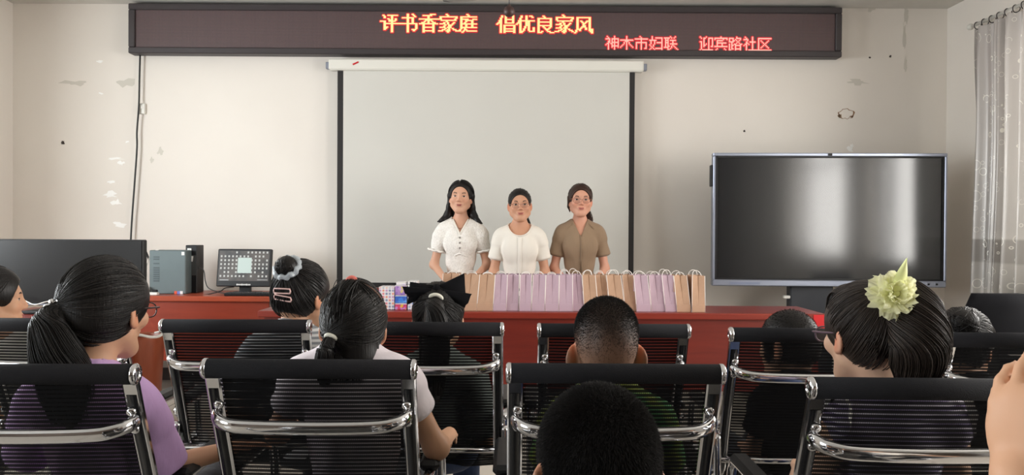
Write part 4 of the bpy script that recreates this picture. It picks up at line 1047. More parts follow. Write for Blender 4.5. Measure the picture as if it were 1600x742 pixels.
CR_C, CR_R = np.array((0, -0.010, 0.036)), np.array((0.073, 0.091, 0.083))      # cranium, head frame: x right, y to the face, z up
def head_prims(ear=1.0, jaw=1.0, flare=22, edz=0.0):
    P_ = [ell(CR_C, CR_R), ell((0, -0.042, -0.008), (0.058, 0.056, 0.060), k=0.03), ell((0, 0.028, -0.024), (0.057 * jaw, 0.058, 0.070), k=0.03),
          ell((0, 0.062, -0.086), (0.024 * jaw, 0.020, 0.018), k=0.03)]
    for s in (-1, 1):
        P_ += [cap((s * 0.050 * jaw, 0.008, -0.050), (s * 0.016, 0.060, -0.088), 0.018, 0.014, 0.03), ell((s * 0.038, 0.058, -0.016), (0.024, 0.022, 0.022), k=0.02)]
    P_ += [cap((-0.036, 0.070, 0.029), (0.036, 0.070, 0.029), 0.013, 0.013, 0.02)]
    for s in (-1, 1): P_.append(sub(ell((s * 0.031, 0.098, 0.010), (0.020, 0.014, 0.011), k=0.014)))
    P_ += [cap((0, 0.084, 0.018), (0, 0.101, -0.018), 0.0055, 0.0085, 0.010)]
    for s in (-1, 1): P_.append(ell((s * 0.0105, 0.091, -0.022), (0.0085, 0.0095, 0.0075), k=0.007))
    P_ += [ell((0, 0.0815, -0.047), (0.028, 0.0105, 0.0055), k=0.009), ell((0, 0.0805, -0.057), (0.023, 0.0115, 0.0065), k=0.009)]
    for s in (-1, 1):
        rz = np.array(Matrix.Rotation(R(flare * s), 3, 'Z') @ Matrix.Rotation(R(-12), 3, 'X'))
        P_ += [ell((s * 0.077, -0.010, -0.002 + edz), (0.0075 * ear, 0.021 * ear, 0.031 * ear), rz, 0.010), ell((s * 0.073, 0.000, -0.024 * ear + edz), (0.008, 0.011, 0.012), rz, 0.008),
               sub(ell((s * 0.0865, 0.000, 0.001 + edz), (0.0075, 0.012 * ear, 0.017 * ear), rz, 0.006))]
    return P_
def head_matrix(hc, yaw=0, pitch=0, roll=0):
    return Matrix.Translation(hc) @ (Matrix.Rotation(R(yaw), 4, 'Z') @ Matrix.Rotation(R(pitch), 4, 'X') @ Matrix.Rotation(R(roll), 4, 'Y'))
def decal(hp, poly, off=0.0006, rows=5):
    """a thin shell lying on the face: poly = closed outline in (x, z); projected on the head from the front"""
    poly = np.array(poly); c = poly.mean(0); rings = [c + (poly - c) * t for t in np.linspace(0.02, 1, rows)]
    pts = np.array(rings); X = np.zeros(pts.shape[:2] + (3,)); X[..., 0] = pts[..., 0]; X[..., 2] = pts[..., 1]
    y = np.full(pts.shape[:2], 0.13)
    for _ in range(40):
        X[..., 1] = y; y = y - np.clip(field_at(hp, X), -0.01, 0.01) * 0.8
    fall = np.linspace(1, 0, rows)[:, None] ** 2
    X[..., 1] = y + off + 0.0008 * (1 - (1 - fall))
    X[-1, :, 1] -= off + 0.0012
    a, b = pts.shape[:2]; F = []
    for i in range(a - 1):
        for j in range(b): k = (j + 1) % b; F.append((i * b + j, i * b + k, (i + 1) * b + k, (i + 1) * b + j))
    return X.reshape(-1, 3), F
def arcpoly(cx, cz, w, up, dn, tilt=0.0, n=16):
    q = []
    for i in range(n):
        a = 2 * math.pi * i / n; x = math.cos(a) * w; z = math.sin(a) * (up if math.sin(a) > 0 else dn)
        q.append((cx + x, cz + z + tilt * x))
    return q
def bandpoly(pts, w0, w1, n=8):
    c = catmull([(x, z, 0) for x, z in pts], 4)[:, :2]; t = np.gradient(c, axis=0); t /= np.linalg.norm(t, axis=1, keepdims=True); nn = np.stack([-t[:, 1], t[:, 0]], 1)
    w = np.interp(np.linspace(0, 1, len(c)), [0, 0.4, 1], [w0, (w0 + w1) * 0.6, w1])[:, None] / 2
    return np.concatenate([c + nn * w, (c - nn * w)[::-1]])
SKIN_F = np.array(lin(208, 160, 134)); SKIN_K = np.array(lin(204, 158, 128))
def hand_prims(w, d, side, s=1.0, curl=0.5, palm_n=None, splay=0.9):
    """palm plus five bent fingers; w wrist, d pointing direction, palm_n the palm's facing"""
    d = A3(d) / np.linalg.norm(d); pn = A3(palm_n if palm_n is not None else (0, 0, -1)); pn = pn - d * (pn @ d); pn /= np.linalg.norm(pn); x = np.cross(pn, d) * side
    Rm = np.stack([x, d, pn], 1); out = [ell(A3(w) + d * 0.045 * s, (0.036 * s, 0.048 * s, 0.013 * s), Rm, 0.012)]
    for i, (ox, ln) in enumerate(((-0.028, 0.062), (-0.010, 0.074), (0.009, 0.070), (0.026, 0.054))):
        p = A3(w) + d * (0.082 - 0.008 * abs(i - 1.3)) * s + x * ox * s; dirv = d; r = 0.0078 * s
        for k, f in enumerate((0.45, 0.32, 0.23)):
            a = curl * (0.5 + 0.5 * k); dirv = d * math.cos(a) + pn * math.sin(a) + x * ox * splay; dirv /= np.linalg.norm(dirv)
            q = p + dirv * ln * f * s; out.append(cap(p, q, r, r * 0.9, 0.003)); p = q; r *= 0.9
    p = A3(w) + d * 0.02 * s - x * 0.030 * s; q = p + (d * 0.6 - x * 0.75 + pn * 0.3) * 0.036 * s; q2 = q + (d * 0.95 - x * 0.2 + pn * 0.35) * 0.030 * s
    out += [cap(p, q, 0.011 * s, 0.009 * s, 0.008), cap(q, q2, 0.0088 * s, 0.0075 * s, 0.003)]
    return out

class Person:
    """joints in a local frame: x to the person's right, y to the front, z up from the floor"""
    def __init__(s, name, label, loc, yaw, hipz, shz, sw, hc, hs=1.0, hyaw=0, hpitch=0, hroll=0, lean=0.0, sit=True, arms=None, skin=SKIN_K, ear=1.0, jaw=1.0, legs=0.40, bust=0.0, hipy=0.0, neck=0.047, depth=1.0, group=None, flare=22, edz=0.0, curl=0.5, splay=0.9):
        s.__dict__.update(locals()); s.w = sw / 0.165; w = s.w
        s.sh = A3((0, hipy + lean, shz)); s.hip = A3((0, hipy, hipz)); s.Mh = head_matrix(hc, hyaw, hpitch, hroll)
        s.hp = head_prims(ear, jaw, flare, edz)
        up = s.sh - s.hip; mid = lambda t: s.hip + up * t
        s.torso = [ell(s.hip + A3((0, -0.01, 0.0)), (0.150 * w, 0.105 * w * depth, 0.115 * w)), ell(mid(0.42), (0.122 * w, 0.090 * w * depth, 0.15 * w), k=0.06), ell(mid(0.74) + A3((0, 0.005, 0)), (0.130 * w, 0.098 * w * depth, 0.16 * w), k=0.06),
                   cap(s.sh + A3((-sw * 0.80, 0, -0.045 * w)), s.sh + A3((sw * 0.80, 0, -0.045 * w)), 0.050 * w, k=0.05)]
        if bust:
            for q in (-1, 1): s.torso.append(ell(mid(0.70) + A3((q * 0.066 * w, 0.072 * w, -0.01)), (0.062 * w, 0.052 * w * bust, 0.062 * w), k=0.05))
        nb = np.array(s.Mh @ Vector((0, -0.026 * hs, -0.060 * hs)))
        nb0 = s.sh + A3((0, 0.004 if sit else -0.012, 0.022 * w)); s.nb = nb; s.nb0 = nb0
        s.neckp = [cap(nb, nb0, neck * hs, neck * 1.08, 0.03)]
        s.trap = [cap(nb0 + A3((0, -0.008, 0.02)), s.sh + A3((q * sw * 0.84, -0.005, -0.035 * w)), 0.034 * w, 0.036 * w, 0.05) for q in (-1, 1)]
        s.torso += s.trap
        arms = arms or {}
        s.arm = {}
        for q, nm in ((1, 'R'), (-1, 'L')):
            j = arms.get(nm)
            sp = s.sh + A3((q * sw * 0.97, 0, -0.050 * w))
            if j is None:
                el = sp + A3((q * 0.05 * w, 0.03, -0.27 * w)); wr = el + A3((-q * 0.08 * w, 0.21 * w, -0.02 * w))
            else: el, wr = A3(j[0]), A3(j[1])
            s.arm[nm] = (sp, el, wr, (j[2] if j is not None and len(j) > 2 else wr - el), q, (j[3] if j is not None and len(j) > 3 else (0, 0, -1)))
        s.root = None
        # legs
        s.leg = []
        for q in (-1, 1):
            a = s.hip + A3((q * 0.085 * w, 0, -0.02))
            if sit: k_ = A3((q * 0.10 * w, hipy + legs, hipz - 0.02)); f_ = A3((q * 0.10 * w, hipy + legs - 0.02, 0.075))
            else: k_ = A3((q * 0.088 * w, hipy + 0.015, hipz * 0.54)); f_ = A3((q * 0.085 * w, hipy - 0.01, 0.075))
            s.leg.append((a, k_, f_))
    def arm_prims(s, extra=0.0, hands=True):
        out = []; w = s.w
        for nm, (sp, el, wr, hd, q, pn) in s.arm.items():
            out += chain([sp, el, wr], [0.046 * w + extra, 0.036 * w + extra, 0.025 * w + extra], 0.03)
            if hands: out += hand_prims(wr, hd, q, 0.92 * max(0.72, w), s.curl, pn, s.splay)
        return out
    def leg_prims(s, extra=0.0):
        out = []; w = s.w
        for a, k_, f_ in s.leg: out += chain([a, k_, f_], [0.075 * w + extra, 0.052 * w + extra, 0.036 * w + extra], 0.03)
        return out
    def build(s, h=0.006, face=True, ear_col=(1.0, 0.66, 0.56), cheeks=0.5, smile=0.0, eyes_open=1.0, scalp=None):
        o_prims = s.torso + s.neckp + xform(s.hp, s.Mh, s.hs) + s.arm_prims() + s.leg_prims()
        for a, k_, f_ in s.leg: o_prims += [cap(f_ + A3((0, 0.0, -0.035)), f_ + A3((0, 0.12 * s.w, -0.045)), 0.034 * s.w, 0.028 * s.w, 0.03)]
        V, F = surface(o_prims, h); mi = [0] * len(F); Fl = F
        # natural skin colour with warmer cheeks, ears, nose and lips
        Mi = s.Mh.inverted(); Q = (np.c_[V, np.ones(len(V))] @ np.array(Mi).T)[:, :3] / s.hs
        col = np.tile(np.array(s.skin), (len(V), 1)); red = np.array((1.03, 0.86, 0.82))
        def blend(wt, c): nonlocal col; wt = np.clip(wt, 0, 1)[:, None]; col = col * (1 - wt) + col * c * wt
        for q in (-1, 1):
            blend(cheeks * np.exp(-(((Q[:, 0] - q * 0.040) / 0.02) ** 2 + ((Q[:, 2] + 0.018) / 0.018) ** 2)) * (Q[:, 1] > 0.03), red)
            blend(0.9 * np.exp(-(((Q[:, 0] - q * 0.080) / 0.012) ** 2 + ((Q[:, 1] + 0.005) / 0.03) ** 2 + (Q[:, 2] / 0.035) ** 2)), np.array(ear_col))
        blend(0.35 * np.exp(-((Q[:, 0] / 0.012) ** 2 + ((Q[:, 2] + 0.02) / 0.014) ** 2)) * (Q[:, 1] > 0.08), red)
        if scalp is not None:
            wt = np.clip(scalp(Q), 0, 1)[:, None]; col = col * (1 - wt) + np.array((0.012, 0.011, 0.011)) * wt
        VV = [V]; FF = [F]; MI = [np.zeros(len(F), int)]; CC = [col]; nb = len(V)
        def addm(v, f, m):
            nonlocal nb
            v = (np.c_[np.array(v) * s.hs, np.ones(len(v))] @ np.array(s.Mh).T)[:, :3]
            VV.append(v); FF.append(np.array(f) + nb); MI.append(np.full(len(f), m)); CC.append(np.tile(np.array(s.skin), (len(v), 1))); nb += len(v)
        if face:
            hp = s.hp; eo = eyes_open
            for q in (-1, 1):
                addm(*decal(hp, arcpoly(q * 0.0315, 0.0085, 0.0150, 0.0050 * eo, 0.0040 * eo, q * 0.10), 0.0006), 1)
                addm(*decal(hp, arcpoly(q * 0.0312, 0.0088, 0.0068, 0.0056 * eo, 0.0048 * eo), 0.0012), 2)
                addm(*decal(hp, bandpoly([(q * 0.0165, 0.0085), (q * 0.024, 0.0125), (q * 0.033, 0.0138), (q * 0.047, 0.0110)], 0.0024, 0.0042), 0.0016, 3), 2)
                addm(*decal(hp, bandpoly([(q * 0.0135, 0.0285), (q * 0.026, 0.0335), (q * 0.038, 0.0345), (q * 0.050, 0.0295)], 0.0072, 0.0032), 0.0010, 3), 3)
            lz = -0.0465
            addm(*decal(hp, bandpoly([(-0.028, lz - 0.0045 + smile), (-0.012, lz - 0.0012), (0, lz - 0.0022), (0.012, lz - 0.0012), (0.028, lz - 0.0045 + smile)], 0.0040, 0.0040), 0.0008, 3), 4)
            addm(*decal(hp, bandpoly([(-0.025, lz - 0.0065 + smile), (-0.011, lz - 0.0098), (0, lz - 0.0106), (0.011, lz - 0.0098), (0.025, lz - 0.0065 + smile)], 0.0058, 0.0058), 0.0008, 3), 4)
            addm(*decal(hp, bandpoly([(-0.029, lz - 0.0048 + smile), (-0.011, lz - 0.0058), (0, lz - 0.0064), (0.011, lz - 0.0058), (0.029, lz - 0.0048 + smile)], 0.0014, 0.0014), 0.0016, 3), 5)
        o = fast_mesh('person', np.concatenate(VV), np.concatenate(FF), [M['skin'], M['eye_white'], M['eye_dark'], M['brow'], M['lip'], M['lipline']], None, np.concatenate(MI), {'col': np.concatenate(CC)})
        o.location = s.loc; o.rotation_euler = (0, 0, R(s.yaw)); tag(o, s.label, 'person', s.group); s.root = o
        return o
    def shirt(s, name, m, off=0.010, sleeve=0.55, sleeve_r=0.018, hem=-0.10, neck=None, cuff=True, extra=None, h=0.006, puff=None, wr=0.004, body=0.0, sleeves=True):
        pr = []
        for p in s.torso: pr.append(('e', p[1], p[2] + off + body, p[3], p[4]) if p[0] == 'e' else ('c', p[1], p[2], p[3] + off, p[4] + off, p[5]))
        hz = s.hip[2] + hem; pr.append(half((0, 0, hz), (0, 0, -1)))
        sl = []
        if sleeves:
            for nm, (sp, el, wrs, hd, q, pn) in s.arm.items():
                # a sleeve is a capsule cut square at its hem; each is merged after cutting
                d = el - sp; L = np.linalg.norm(d); d = d / L; e = sp + d * L * sleeve
                r0, r1 = 0.040 * s.w + off, 0.040 * s.w + sleeve_r
                for t in np.linspace(0, 1, 15):
                    r_ = r0 + (r1 - r0) * t + (puff * math.sin(math.pi * min(1, t * 1.0)) if puff else 0)
                    c = sp + (e - sp) * t; Rm = np.array(Vector(d).to_track_quat('Z', 'Y').to_matrix()); sl.append(ell(c - d * 0.006, (r_, r_, 0.020 if t > 0.9 else 0.035), Rm, 0.020 if t < 0.5 else 0.006))
        pr = pr + sl + list(extra or [])
        for p in (neck or []): pr.append(sub(p))
        V, F = surface(pr, h)
        # soft folds
        nrm = np.zeros_like(V); a = V[F[:, 0]]; fn = np.cross(V[F[:, 1]] - a, V[F[:, 2]] - a)
        for k in range(4): np.add.at(nrm, F[:, k], fn)
        nrm /= np.linalg.norm(nrm, axis=1, keepdims=True) + 1e-9
        ph = sum(map(ord, s.label)) % 7
        f = np.sin(V[:, 2] * 38 + 6 * np.sin(V[:, 0] * 11 + ph) + V[:, 1] * 25) * 0.5 + np.sin(V[:, 0] * 45 + V[:, 2] * 26 + ph) * 0.35
        V = V + nrm * (f * wr)[:, None]
        return fast_mesh(name, V, F, m, s.root)
    def pants(s, m, length=1.0, off=0.012, name='trousers', skirt=False):
        w = s.w; pr = [ell(s.hip + A3((0, -0.01, 0.0)), (0.150 * w + off, 0.105 * w * s.depth + off, 0.125 * w + off))]
        for a, k_, f_ in s.leg:
            e = k_ + (f_ - k_) * length; pr += chain([a, k_, e], [0.078 * w + off, 0.056 * w + off, 0.046 * w + off], 0.03)
        pr.append(half(s.hip + A3((0, 0, 0.11 * w)), (0, 0, 1)))
        V, F = surface(pr, 0.009); fast_mesh(name, V, F, m, s.root)
        for a, k_, f_ in s.leg:
            V, F = surface([cap(f_ + A3((0, -0.015, -0.035)), f_ + A3((0, 0.12 * w, -0.042)), 0.040 * w, 0.034 * w, 0.03), ell(f_ + A3((0, 0.05 * w, -0.062)), (0.042 * w, 0.12 * w, 0.016), k=0.02)], 0.008)
            fast_mesh('shoe', V, F, M['shoe'], s.root)
    # ---- hair
    def H(s, pts):
        pts = np.asarray(pts, float); sh_ = pts.shape; q = pts.reshape(-1, 3) * s.hs
        return ((np.c_[q, np.ones(len(q))] @ np.array(s.Mh).T)[:, :3]).reshape(sh_)
    def hair_solid(s, name, prims, m, h=0.004):
        V, F = surface(xform(prims, s.Mh, s.hs), h * s.hs)
        return fast_mesh(name, V, F, m, s.root, attrs={'rnd': np.full(len(V), 0.3)})
    def strands(s, name, paths, r0, r1, m, n=4, parent=None, rvar=0.35):
        paths = s.H(paths); N, Mm = paths.shape[:2]; rr = np.linspace(r0, r1, Mm)[None, :] * (1 + rvar * (RNG.random((N, 1)) - 0.5) * 2) * s.hs
        rr[:, -1] *= 0.4
        V, F = tubes(paths, rr, n); rnd = np.repeat(RNG.random(N), Mm * n)
        return fast_mesh(name, V, F, m, parent or s.root, attrs={'rnd': rnd})
M['lipline'] = mat('mouth_line', lin(110, 48, 46), 0.5)
def scalp_pt(u, lift=0.0):
    """points on the scalp in direction u (unit, from the cranium centre), lifted outwards"""
    r = 1 / np.linalg.norm(u / (CR_R + 0.0), axis=-1, keepdims=True)
    return CR_C + u * (r + lift)
def fib(n):
    i = np.arange(n) + 0.5; z = 1 - 2 * i / n; a = math.pi * (1 + 5 ** 0.5) * i; q = np.sqrt(1 - z * z)
    return np.stack([q * np.cos(a), q * np.sin(a), z], 1)
def unit(v): v = np.asarray(v, float); return v / (np.linalg.norm(v, axis=-1, keepdims=True) + 1e-9)
def slerp(a, b, t):
    a = unit(a); b = unit(b); d = np.clip((a * b).sum(-1, keepdims=True), -1, 1); o = np.arccos(d); so = np.sin(o) + 1e-6
    return (np.sin((1 - t) * o) * a + np.sin(t * o) * b) / so
def hairline(u, front=0.62, low=-0.62):
    """True where hair grows: above the forehead line, behind the ears, above the nape"""
    p = u * CR_R
    fr = u[:, 1] < 0.36 + front * np.clip(u[:, 2], -0.35, 1.0)
    return fr & (u[:, 2] > low - 0.25 * np.clip(-u[:, 1], 0, 1))
def cap_prims(lift=0.008, nape=-0.066, front=True, face_y=0.0, back=0.0, fx=0.078, fz=0.100):
    c = CR_R + lift
    P_ = [ell(CR_C, c), ell((0, -0.044 - back, -0.008), (0.060 + lift * 0.8, 0.056 + lift, 0.060 + lift * 0.5), k=0.03)]
    P_.append(sub(ell((0, 0.098 + face_y, -0.022), (fx, 0.080, fz), k=0.006)))          # the face
    P_.append(half((0, 0, nape), (0, -0.25, -1)))
    for q in (-1, 1): P_.append(sub(ell((q * 0.086, 0.026, -0.032), (0.026, 0.038, 0.042), k=0.006)))   # round the ears
    return P_
def pulled(n, tie, lift0=0.008, lift1=0.014, m_=14, front=0.62, jitter=0.05, keep=None, low=-0.95, nape=-0.066):
    """strands combed over the scalp from the hairline to the tie direction"""
    u = fib(n * 4); u = u[hairline(u, front, low)]
    if keep is not None: u = u[keep(u)]
    base = cap_prims(lift0)[:2]
    def settle(p, u_, lift):
        for _ in range(5): p = p + u_ * np.maximum(0, lift - field_at(base, p))[..., None]
        return p
    r0 = settle(scalp_pt(u, lift0 - 0.004), u, 0.0)
    face_, ears_ = cap_prims(lift0)[2][1:], [q[1:] for q in cap_prims(lift0)[4:6]]
    ok = (r0[:, 2] > nape - 0.002) & (sd(face_, r0) > 0.001)
    for q in ears_: ok &= sd(q, r0) > 0.0
    u = u[ok]; u = u[RNG.permutation(len(u))[:n]]
    t = np.linspace(0, 1, m_)[None, :, None]; te = unit(np.asarray(tie)[None, :] + jitter * RNG.normal(size=(len(u), 3)))
    w = slerp(u[:, None, :], te[:, None, :], t)
    w = unit(w + 0.010 * RNG.normal(size=(len(u), 1, 3)) * np.sin(math.pi * t))
    lf = (lift1 - lift0) * t + 0.0008 * RNG.normal(size=(len(u), 1, 1)) - 0.0008 * (1 - t) ** 6
    return settle(scalp_pt(w, lift0 + lf), w, lf[..., 0] + 0.0004)
def tail(n, pts, spread, m_=None, curl=0.0, flat=1.0):
    """strands of a ponytail along a spine; spread = radius at each spine point"""
    c = catmull(pts, 8); L = len(c); sp = np.interp(np.linspace(0, 1, L), np.linspace(0, 1, len(spread)), spread)
    t = np.gradient(c, axis=0); t /= np.linalg.norm(t, axis=1, keepdims=True); ref = np.array((0.3, 0.2, 1.0)); a = np.cross(t, ref); a /= np.linalg.norm(a, axis=1, keepdims=True) + 1e-9; b = np.cross(t, a)
    rad = np.sqrt(RNG.random(n)) ; an = RNG.random(n) * 2 * math.pi; rad = np.where(RNG.random(n) < 0.6, 0.85 + 0.17 * RNG.random(n), rad)
    ph = RNG.random(n) * 6.28; tt = np.linspace(0, 1, L)
    off = (rad * np.cos(an))[:, None] + 0.06 * np.sin(5 * tt[None] + ph[:, None]) * tt[None]; off2 = (rad * np.sin(an))[:, None] * flat + 0.06 * np.cos(4 * tt[None] + ph[:, None]) * tt[None]
    Pth = c[None] + sp[None, :, None] * (off[..., None] * a[None] + off2[..., None] * b[None])
    ln = 0.86 + 0.14 * RNG.random(n); ln = np.where(RNG.random(n) < 0.8, 1.0, ln); out = np.empty_like(Pth)
    for i in range(n):
        x = tt * ln[i]; 
        for k in range(3): out[i, :, k] = np.interp(x, tt, Pth[i, :, k])
    return out
def tail_core(pts, spread, flat=1.0):
    c = catmull(pts, 4); sp = np.interp(np.linspace(0, 1, len(c)), np.linspace(0, 1, len(spread)), spread) * 0.86
    return [cap(c[i], c[i + 1], sp[i], sp[i + 1], 0.006) for i in range(len(c) - 1)]
def buzz(pers, n, length, m, cover, r=0.0006, name='cropped_hair', bald=None):
    u = fib(n * 2); p0 = scalp_pt(u, -0.001); hp = pers.hp
    # settle roots on the real head surface
    for _ in range(6):
        dd = field_at(hp, p0); p0 = p0 - u * np.clip(dd, -0.02, 0.02)[:, None]
    w = cover(p0); k = (RNG.random(len(u)) < w) & (np.abs(field_at(hp, p0)) < 0.004); p0, u = p0[k], u[k]; w = w[k]
    flow = unit(np.array((0.0, 0.5, -0.9)) - 0 * u) ; dirv = unit(u + 0.55 * flow + 0.25 * RNG.normal(size=u.shape))
    L = (length * (0.25 + 0.75 * w) * (0.7 + 0.6 * RNG.random(len(u))))[:, None]
    path = np.stack([p0 - u * 0.001, p0 + dirv * L * 0.55, p0 + unit(dirv + 0.3 * flow) * L], 1)
    return pers.strands(name, path, r, r * 0.7, m, 3)
def glasses(pers, m, rim_w=0.023, rim_h=0.018, y=0.103, thick=0.0011, name='spectacles', temple=True, round_=2.4, z0=0.004):
    g = MB(); ln = MB(); n = 28
    def pt(v): return tuple(pers.H(np.array([v]))[0])
    for q in (-1, 1):
        ring = []
        for i in range(n + 1):
            a = 2 * math.pi * i / n; ca, sa = math.cos(a), math.sin(a)
            x = rim_w * math.copysign(abs(ca) ** (2 / round_), ca); z = rim_h * math.copysign(abs(sa) ** (2 / round_), sa)
            ring.append(pt((q * 0.0325 + x, y - 0.10 * max(0, abs(q * 0.0325 + x) - 0.02), z0 + z)))
        g.tube(ring, thick * pers.hs, 6)
        ln.add(ring[:-1], [tuple(range(n))], 0, False)
        if temple:
            g.tube([pt((q * 0.0545, y - 0.004, z0 + 0.006)), pt((q * 0.0700, y - 0.012, z0 + 0.008)), pt((q * 0.0775, 0.045, z0 + 0.008)), pt((q * 0.0800, 0.0, z0 + 0.010)), pt((q * 0.079, -0.016, z0 + 0.0)), pt((q * 0.078, -0.028, z0 - 0.012))], thick * 1.3 * pers.hs, 6)
    g.tube([pt((-0.0105, y, z0 + 0.003)), pt((0, y + 0.004, z0 + 0.006)), pt((0.0105, y, z0 + 0.003))], thick * pers.hs, 6)
    o = g.build(name, m, pers.root); ln.build('lens', M['lens'], o); return o
def front_y(prims, x, z, off):
    y = 0.35
    for _ in range(60): y -= max(-0.01, min(0.01, float(field_at(prims, np.array([[x, y, z]]))[0]))) * 0.9
    return y + off
def strip(pers, name, pts, wd, m, off=0.016, parent=None, thick=0.003):
    c = catmull([(x, 0, z) for x, z in pts], 6); rows = []
    t = np.gradient(c, axis=0); t /= np.linalg.norm(t, axis=1, keepdims=True)
    for p, tt in zip(c, t):
        n = np.array((tt[2], 0, -tt[0])); row = []
        for a in (-1, -.5, .5, 1):
            q = p + n * a * wd / 2; row.append((q[0], front_y(pers.torso, q[0], q[2], off + (thick if abs(a) < 1 else 0)), q[2]))
        rows.append(row)
    return MB().grid(np.array(rows)).build(name, m, parent or pers.root)
def crew(p, r=0.058, drop=0.0, fwd=0.0):
    return [cap(p.nb0 + A3((0, 0.008 + fwd, 0.012 - drop)), p.nb + A3((0, 0, 0.06)), r * p.w, r * p.w, 0.006)]

# ---------------- three women standing behind the table
DW = 5.52
def wpos(px, back=0.0): return (P(px, 359, DW + back).x, DW + back, 0)
w1 = Person('w', 'smiling woman with long loose black hair in white puff-sleeved V-neck blouse, standing', wpos(720, 0.12), 180, 0.86, 1.290, 0.132, (0, 0.02, 1.474), 1.01, sit=False, bust=0.55, hroll=-2, hpitch=2, jaw=1.02,
            arms={'R': ((0.190, 0.0, 1.00), (0.09, 0.19, 0.90), (-0.6, 0.6, -0.3)), 'L': ((-0.190, 0.0, 1.00), (-0.09, 0.19, 0.90), (0.6, 0.6, -0.3))}, skin=SKIN_F, hyaw=-3, neck=0.042)
w1.build(0.005, smile=0.002, cheeks=0.55)
w1.shirt('blouse', M['lace'], off=0.010, sleeve=0.62, sleeve_r=0.014, puff=0.016, hem=-0.06, neck=[wedge(1.218, 1.75, 0.0), cap((0, -0.02, 1.335), (0, 0.0, 1.42), 0.060, 0.07, 0.004)], h=0.005)
w1.pants(cloth('cream_skirt_cloth', lin(210, 200, 190)), 1.0)
for k, z in enumerate((1.196, 1.160, 1.124)):
    MB().ball((0.0, front_y(w1.torso, 0, z, 0.013), z), (0.0075, 0.004, 0.0075), 10).build('button', mat('grey_button', lin(150, 146, 140), 0.3, 0.3), w1.root)
strip(w1, 'waist_seam', [(-0.105, 1.045), (-0.05, 1.062), (0, 1.082), (0.05, 1.062), (0.105, 1.045)], 0.010, M['lace'], 0.012)
for q in (-1, 1):
    strip(w1, 'neck_trim', [(q * 0.066, 1.345), (q * 0.038, 1.29), (0, 1.218)], 0.013, M['ivory'], 0.012)
    sp, el = w1.arm['R' if q > 0 else 'L'][:2]; c = sp + (el - sp) * 0.60
    n = 30; MB().tube([tuple(c + A3((math.cos(a) * (0.062 + 0.004 * math.sin(7 * a)), math.sin(a) * (0.062 + 0.004 * math.sin(7 * a)), 0.012 * math.cos(a) * q + 0.003 * math.sin(9 * a)))) for a in np.linspace(0, 2 * math.pi, n)], 0.008, 6).build('sleeve_frill', M['lace'], w1.root)
nk = [(math.sin(a) * 0.058, front_y(w1.torso + w1.neckp, math.sin(a) * 0.058, 1.335 - 0.075 * math.cos(a) ** 2, 0.002), 1.335 - 0.075 * math.cos(a) ** 2) for a in np.linspace(-1.5, 1.5, 25)]
MB().tube(nk, 0.0012, 5).ball(nk[12], 0.004, 8).build('necklace', M['gold'], w1.root)
locks = []
for q in (-1, 1):
    locks += chain([(q * 0.060, -0.03, 0.075), (q * 0.081, -0.010, 0.02), (q * 0.085, -0.022, -0.06), (q * 0.092, -0.034, -0.115), (q * 0.124, -0.024, -0.156), (q * 0.158, -0.01, -0.170)], [0.020, 0.013, 0.016, 0.024, 0.018, 0.005], 0.02)
w1.hair_solid('hair', cap_prims(0.009, nape=-0.10, fx=0.088, fz=0.106) + [ell((0, -0.070, -0.06), (0.085, 0.040, 0.115), k=0.03)] + locks, M['hair'])
def loose(n, part_x=0.01, seed=0):
    out = []
    for i in range(n):
        q = 1 if RNG.random() < 0.5 else -1; yb = RNG.uniform(-0.085, 0.060); u0 = unit(np.array((part_x + q * 0.008, yb + 0.01, 0.085)) / CR_R * CR_R)
        sd_ = np.array((q * 0.99, -0.05 - 0.9 * max(0, 0.03 - yb) * 6, -0.12 + 0.2 * RNG.normal() * 0.3)); t = np.linspace(0, 1, 9)[:, None]
        a = scalp_pt(slerp(u0[None], unit(sd_)[None], t), 0.010 + 0.006 * t + 0.002 * RNG.normal())
        e = a[-1]; b1 = np.array((q * (0.088 + 0.012 * RNG.random()), min(e[1], 0.0) - 0.015, -0.07)); b2 = np.array((q * (0.09 + 0.035 * RNG.random()), min(e[1], 0) - 0.02, -0.125)); b3 = np.array((q * (0.10 + 0.055 * RNG.random()), min(e[1], 0) - 0.012, -0.165 - 0.012 * RNG.random()))
        p_ = catmull([a[-1], b1, b2, b3], 4)[1:]; out.append(np.concatenate([a, p_]))
    return np.array(out)
w1.strands('hair_strands', loose(420), 0.0014, 0.001, M['hair'])

w2 = Person('w', 'woman with wire glasses, tied-back hair and an ivory scoop-neck top, standing in the middle', wpos(812), 180, 0.83, 1.248, 0.139, (0, 0.02, 1.416), 1.0, sit=False, bust=0.6, hpitch=1, hroll=2, jaw=1.08,
            arms={'R': ((0.180, -0.01, 0.955), (0.10, 0.18, 0.86), (-0.6, 0.6, -0.3)), 'L': ((-0.180, -0.01, 0.955), (-0.10, 0.18, 0.86), (0.6, 0.6, -0.3))}, skin=np.array(lin(200, 150, 122)), neck=0.047, hyaw=2)
w2.build(0.005, smile=0.0015, cheeks=0.5)
w2.shirt('knit_top', M['ivory'], off=0.011, sleeve=0.62, sleeve_r=0.026, hem=-0.08, neck=[ell((0, 0.06, 1.30), (0.088, 0.12, 0.092), k=0.004)], h=0.005, wr=0.002)
w2.pants(M['dark_pants'], 1.0)
strip(w2, 'front_placket', [(0, 1.198), (0, 1.10), (0, 0.98), (0, 0.85)], 0.030, M['ivory'], 0.014)
rim = []
for a in np.linspace(-1.5, 1.5, 33):
    x = 0.086 * math.sin(a); z = 1.30 - 0.090 * math.cos(a); rim.append((x, front_y(w2.torso, x, z, 0.010), z))
MB().tube(rim, 0.0055, 6).build('neck_rib', M['ivory'], w2.root)
glasses(w2, M['gold'], 0.0245, 0.0185, round_=2.6)
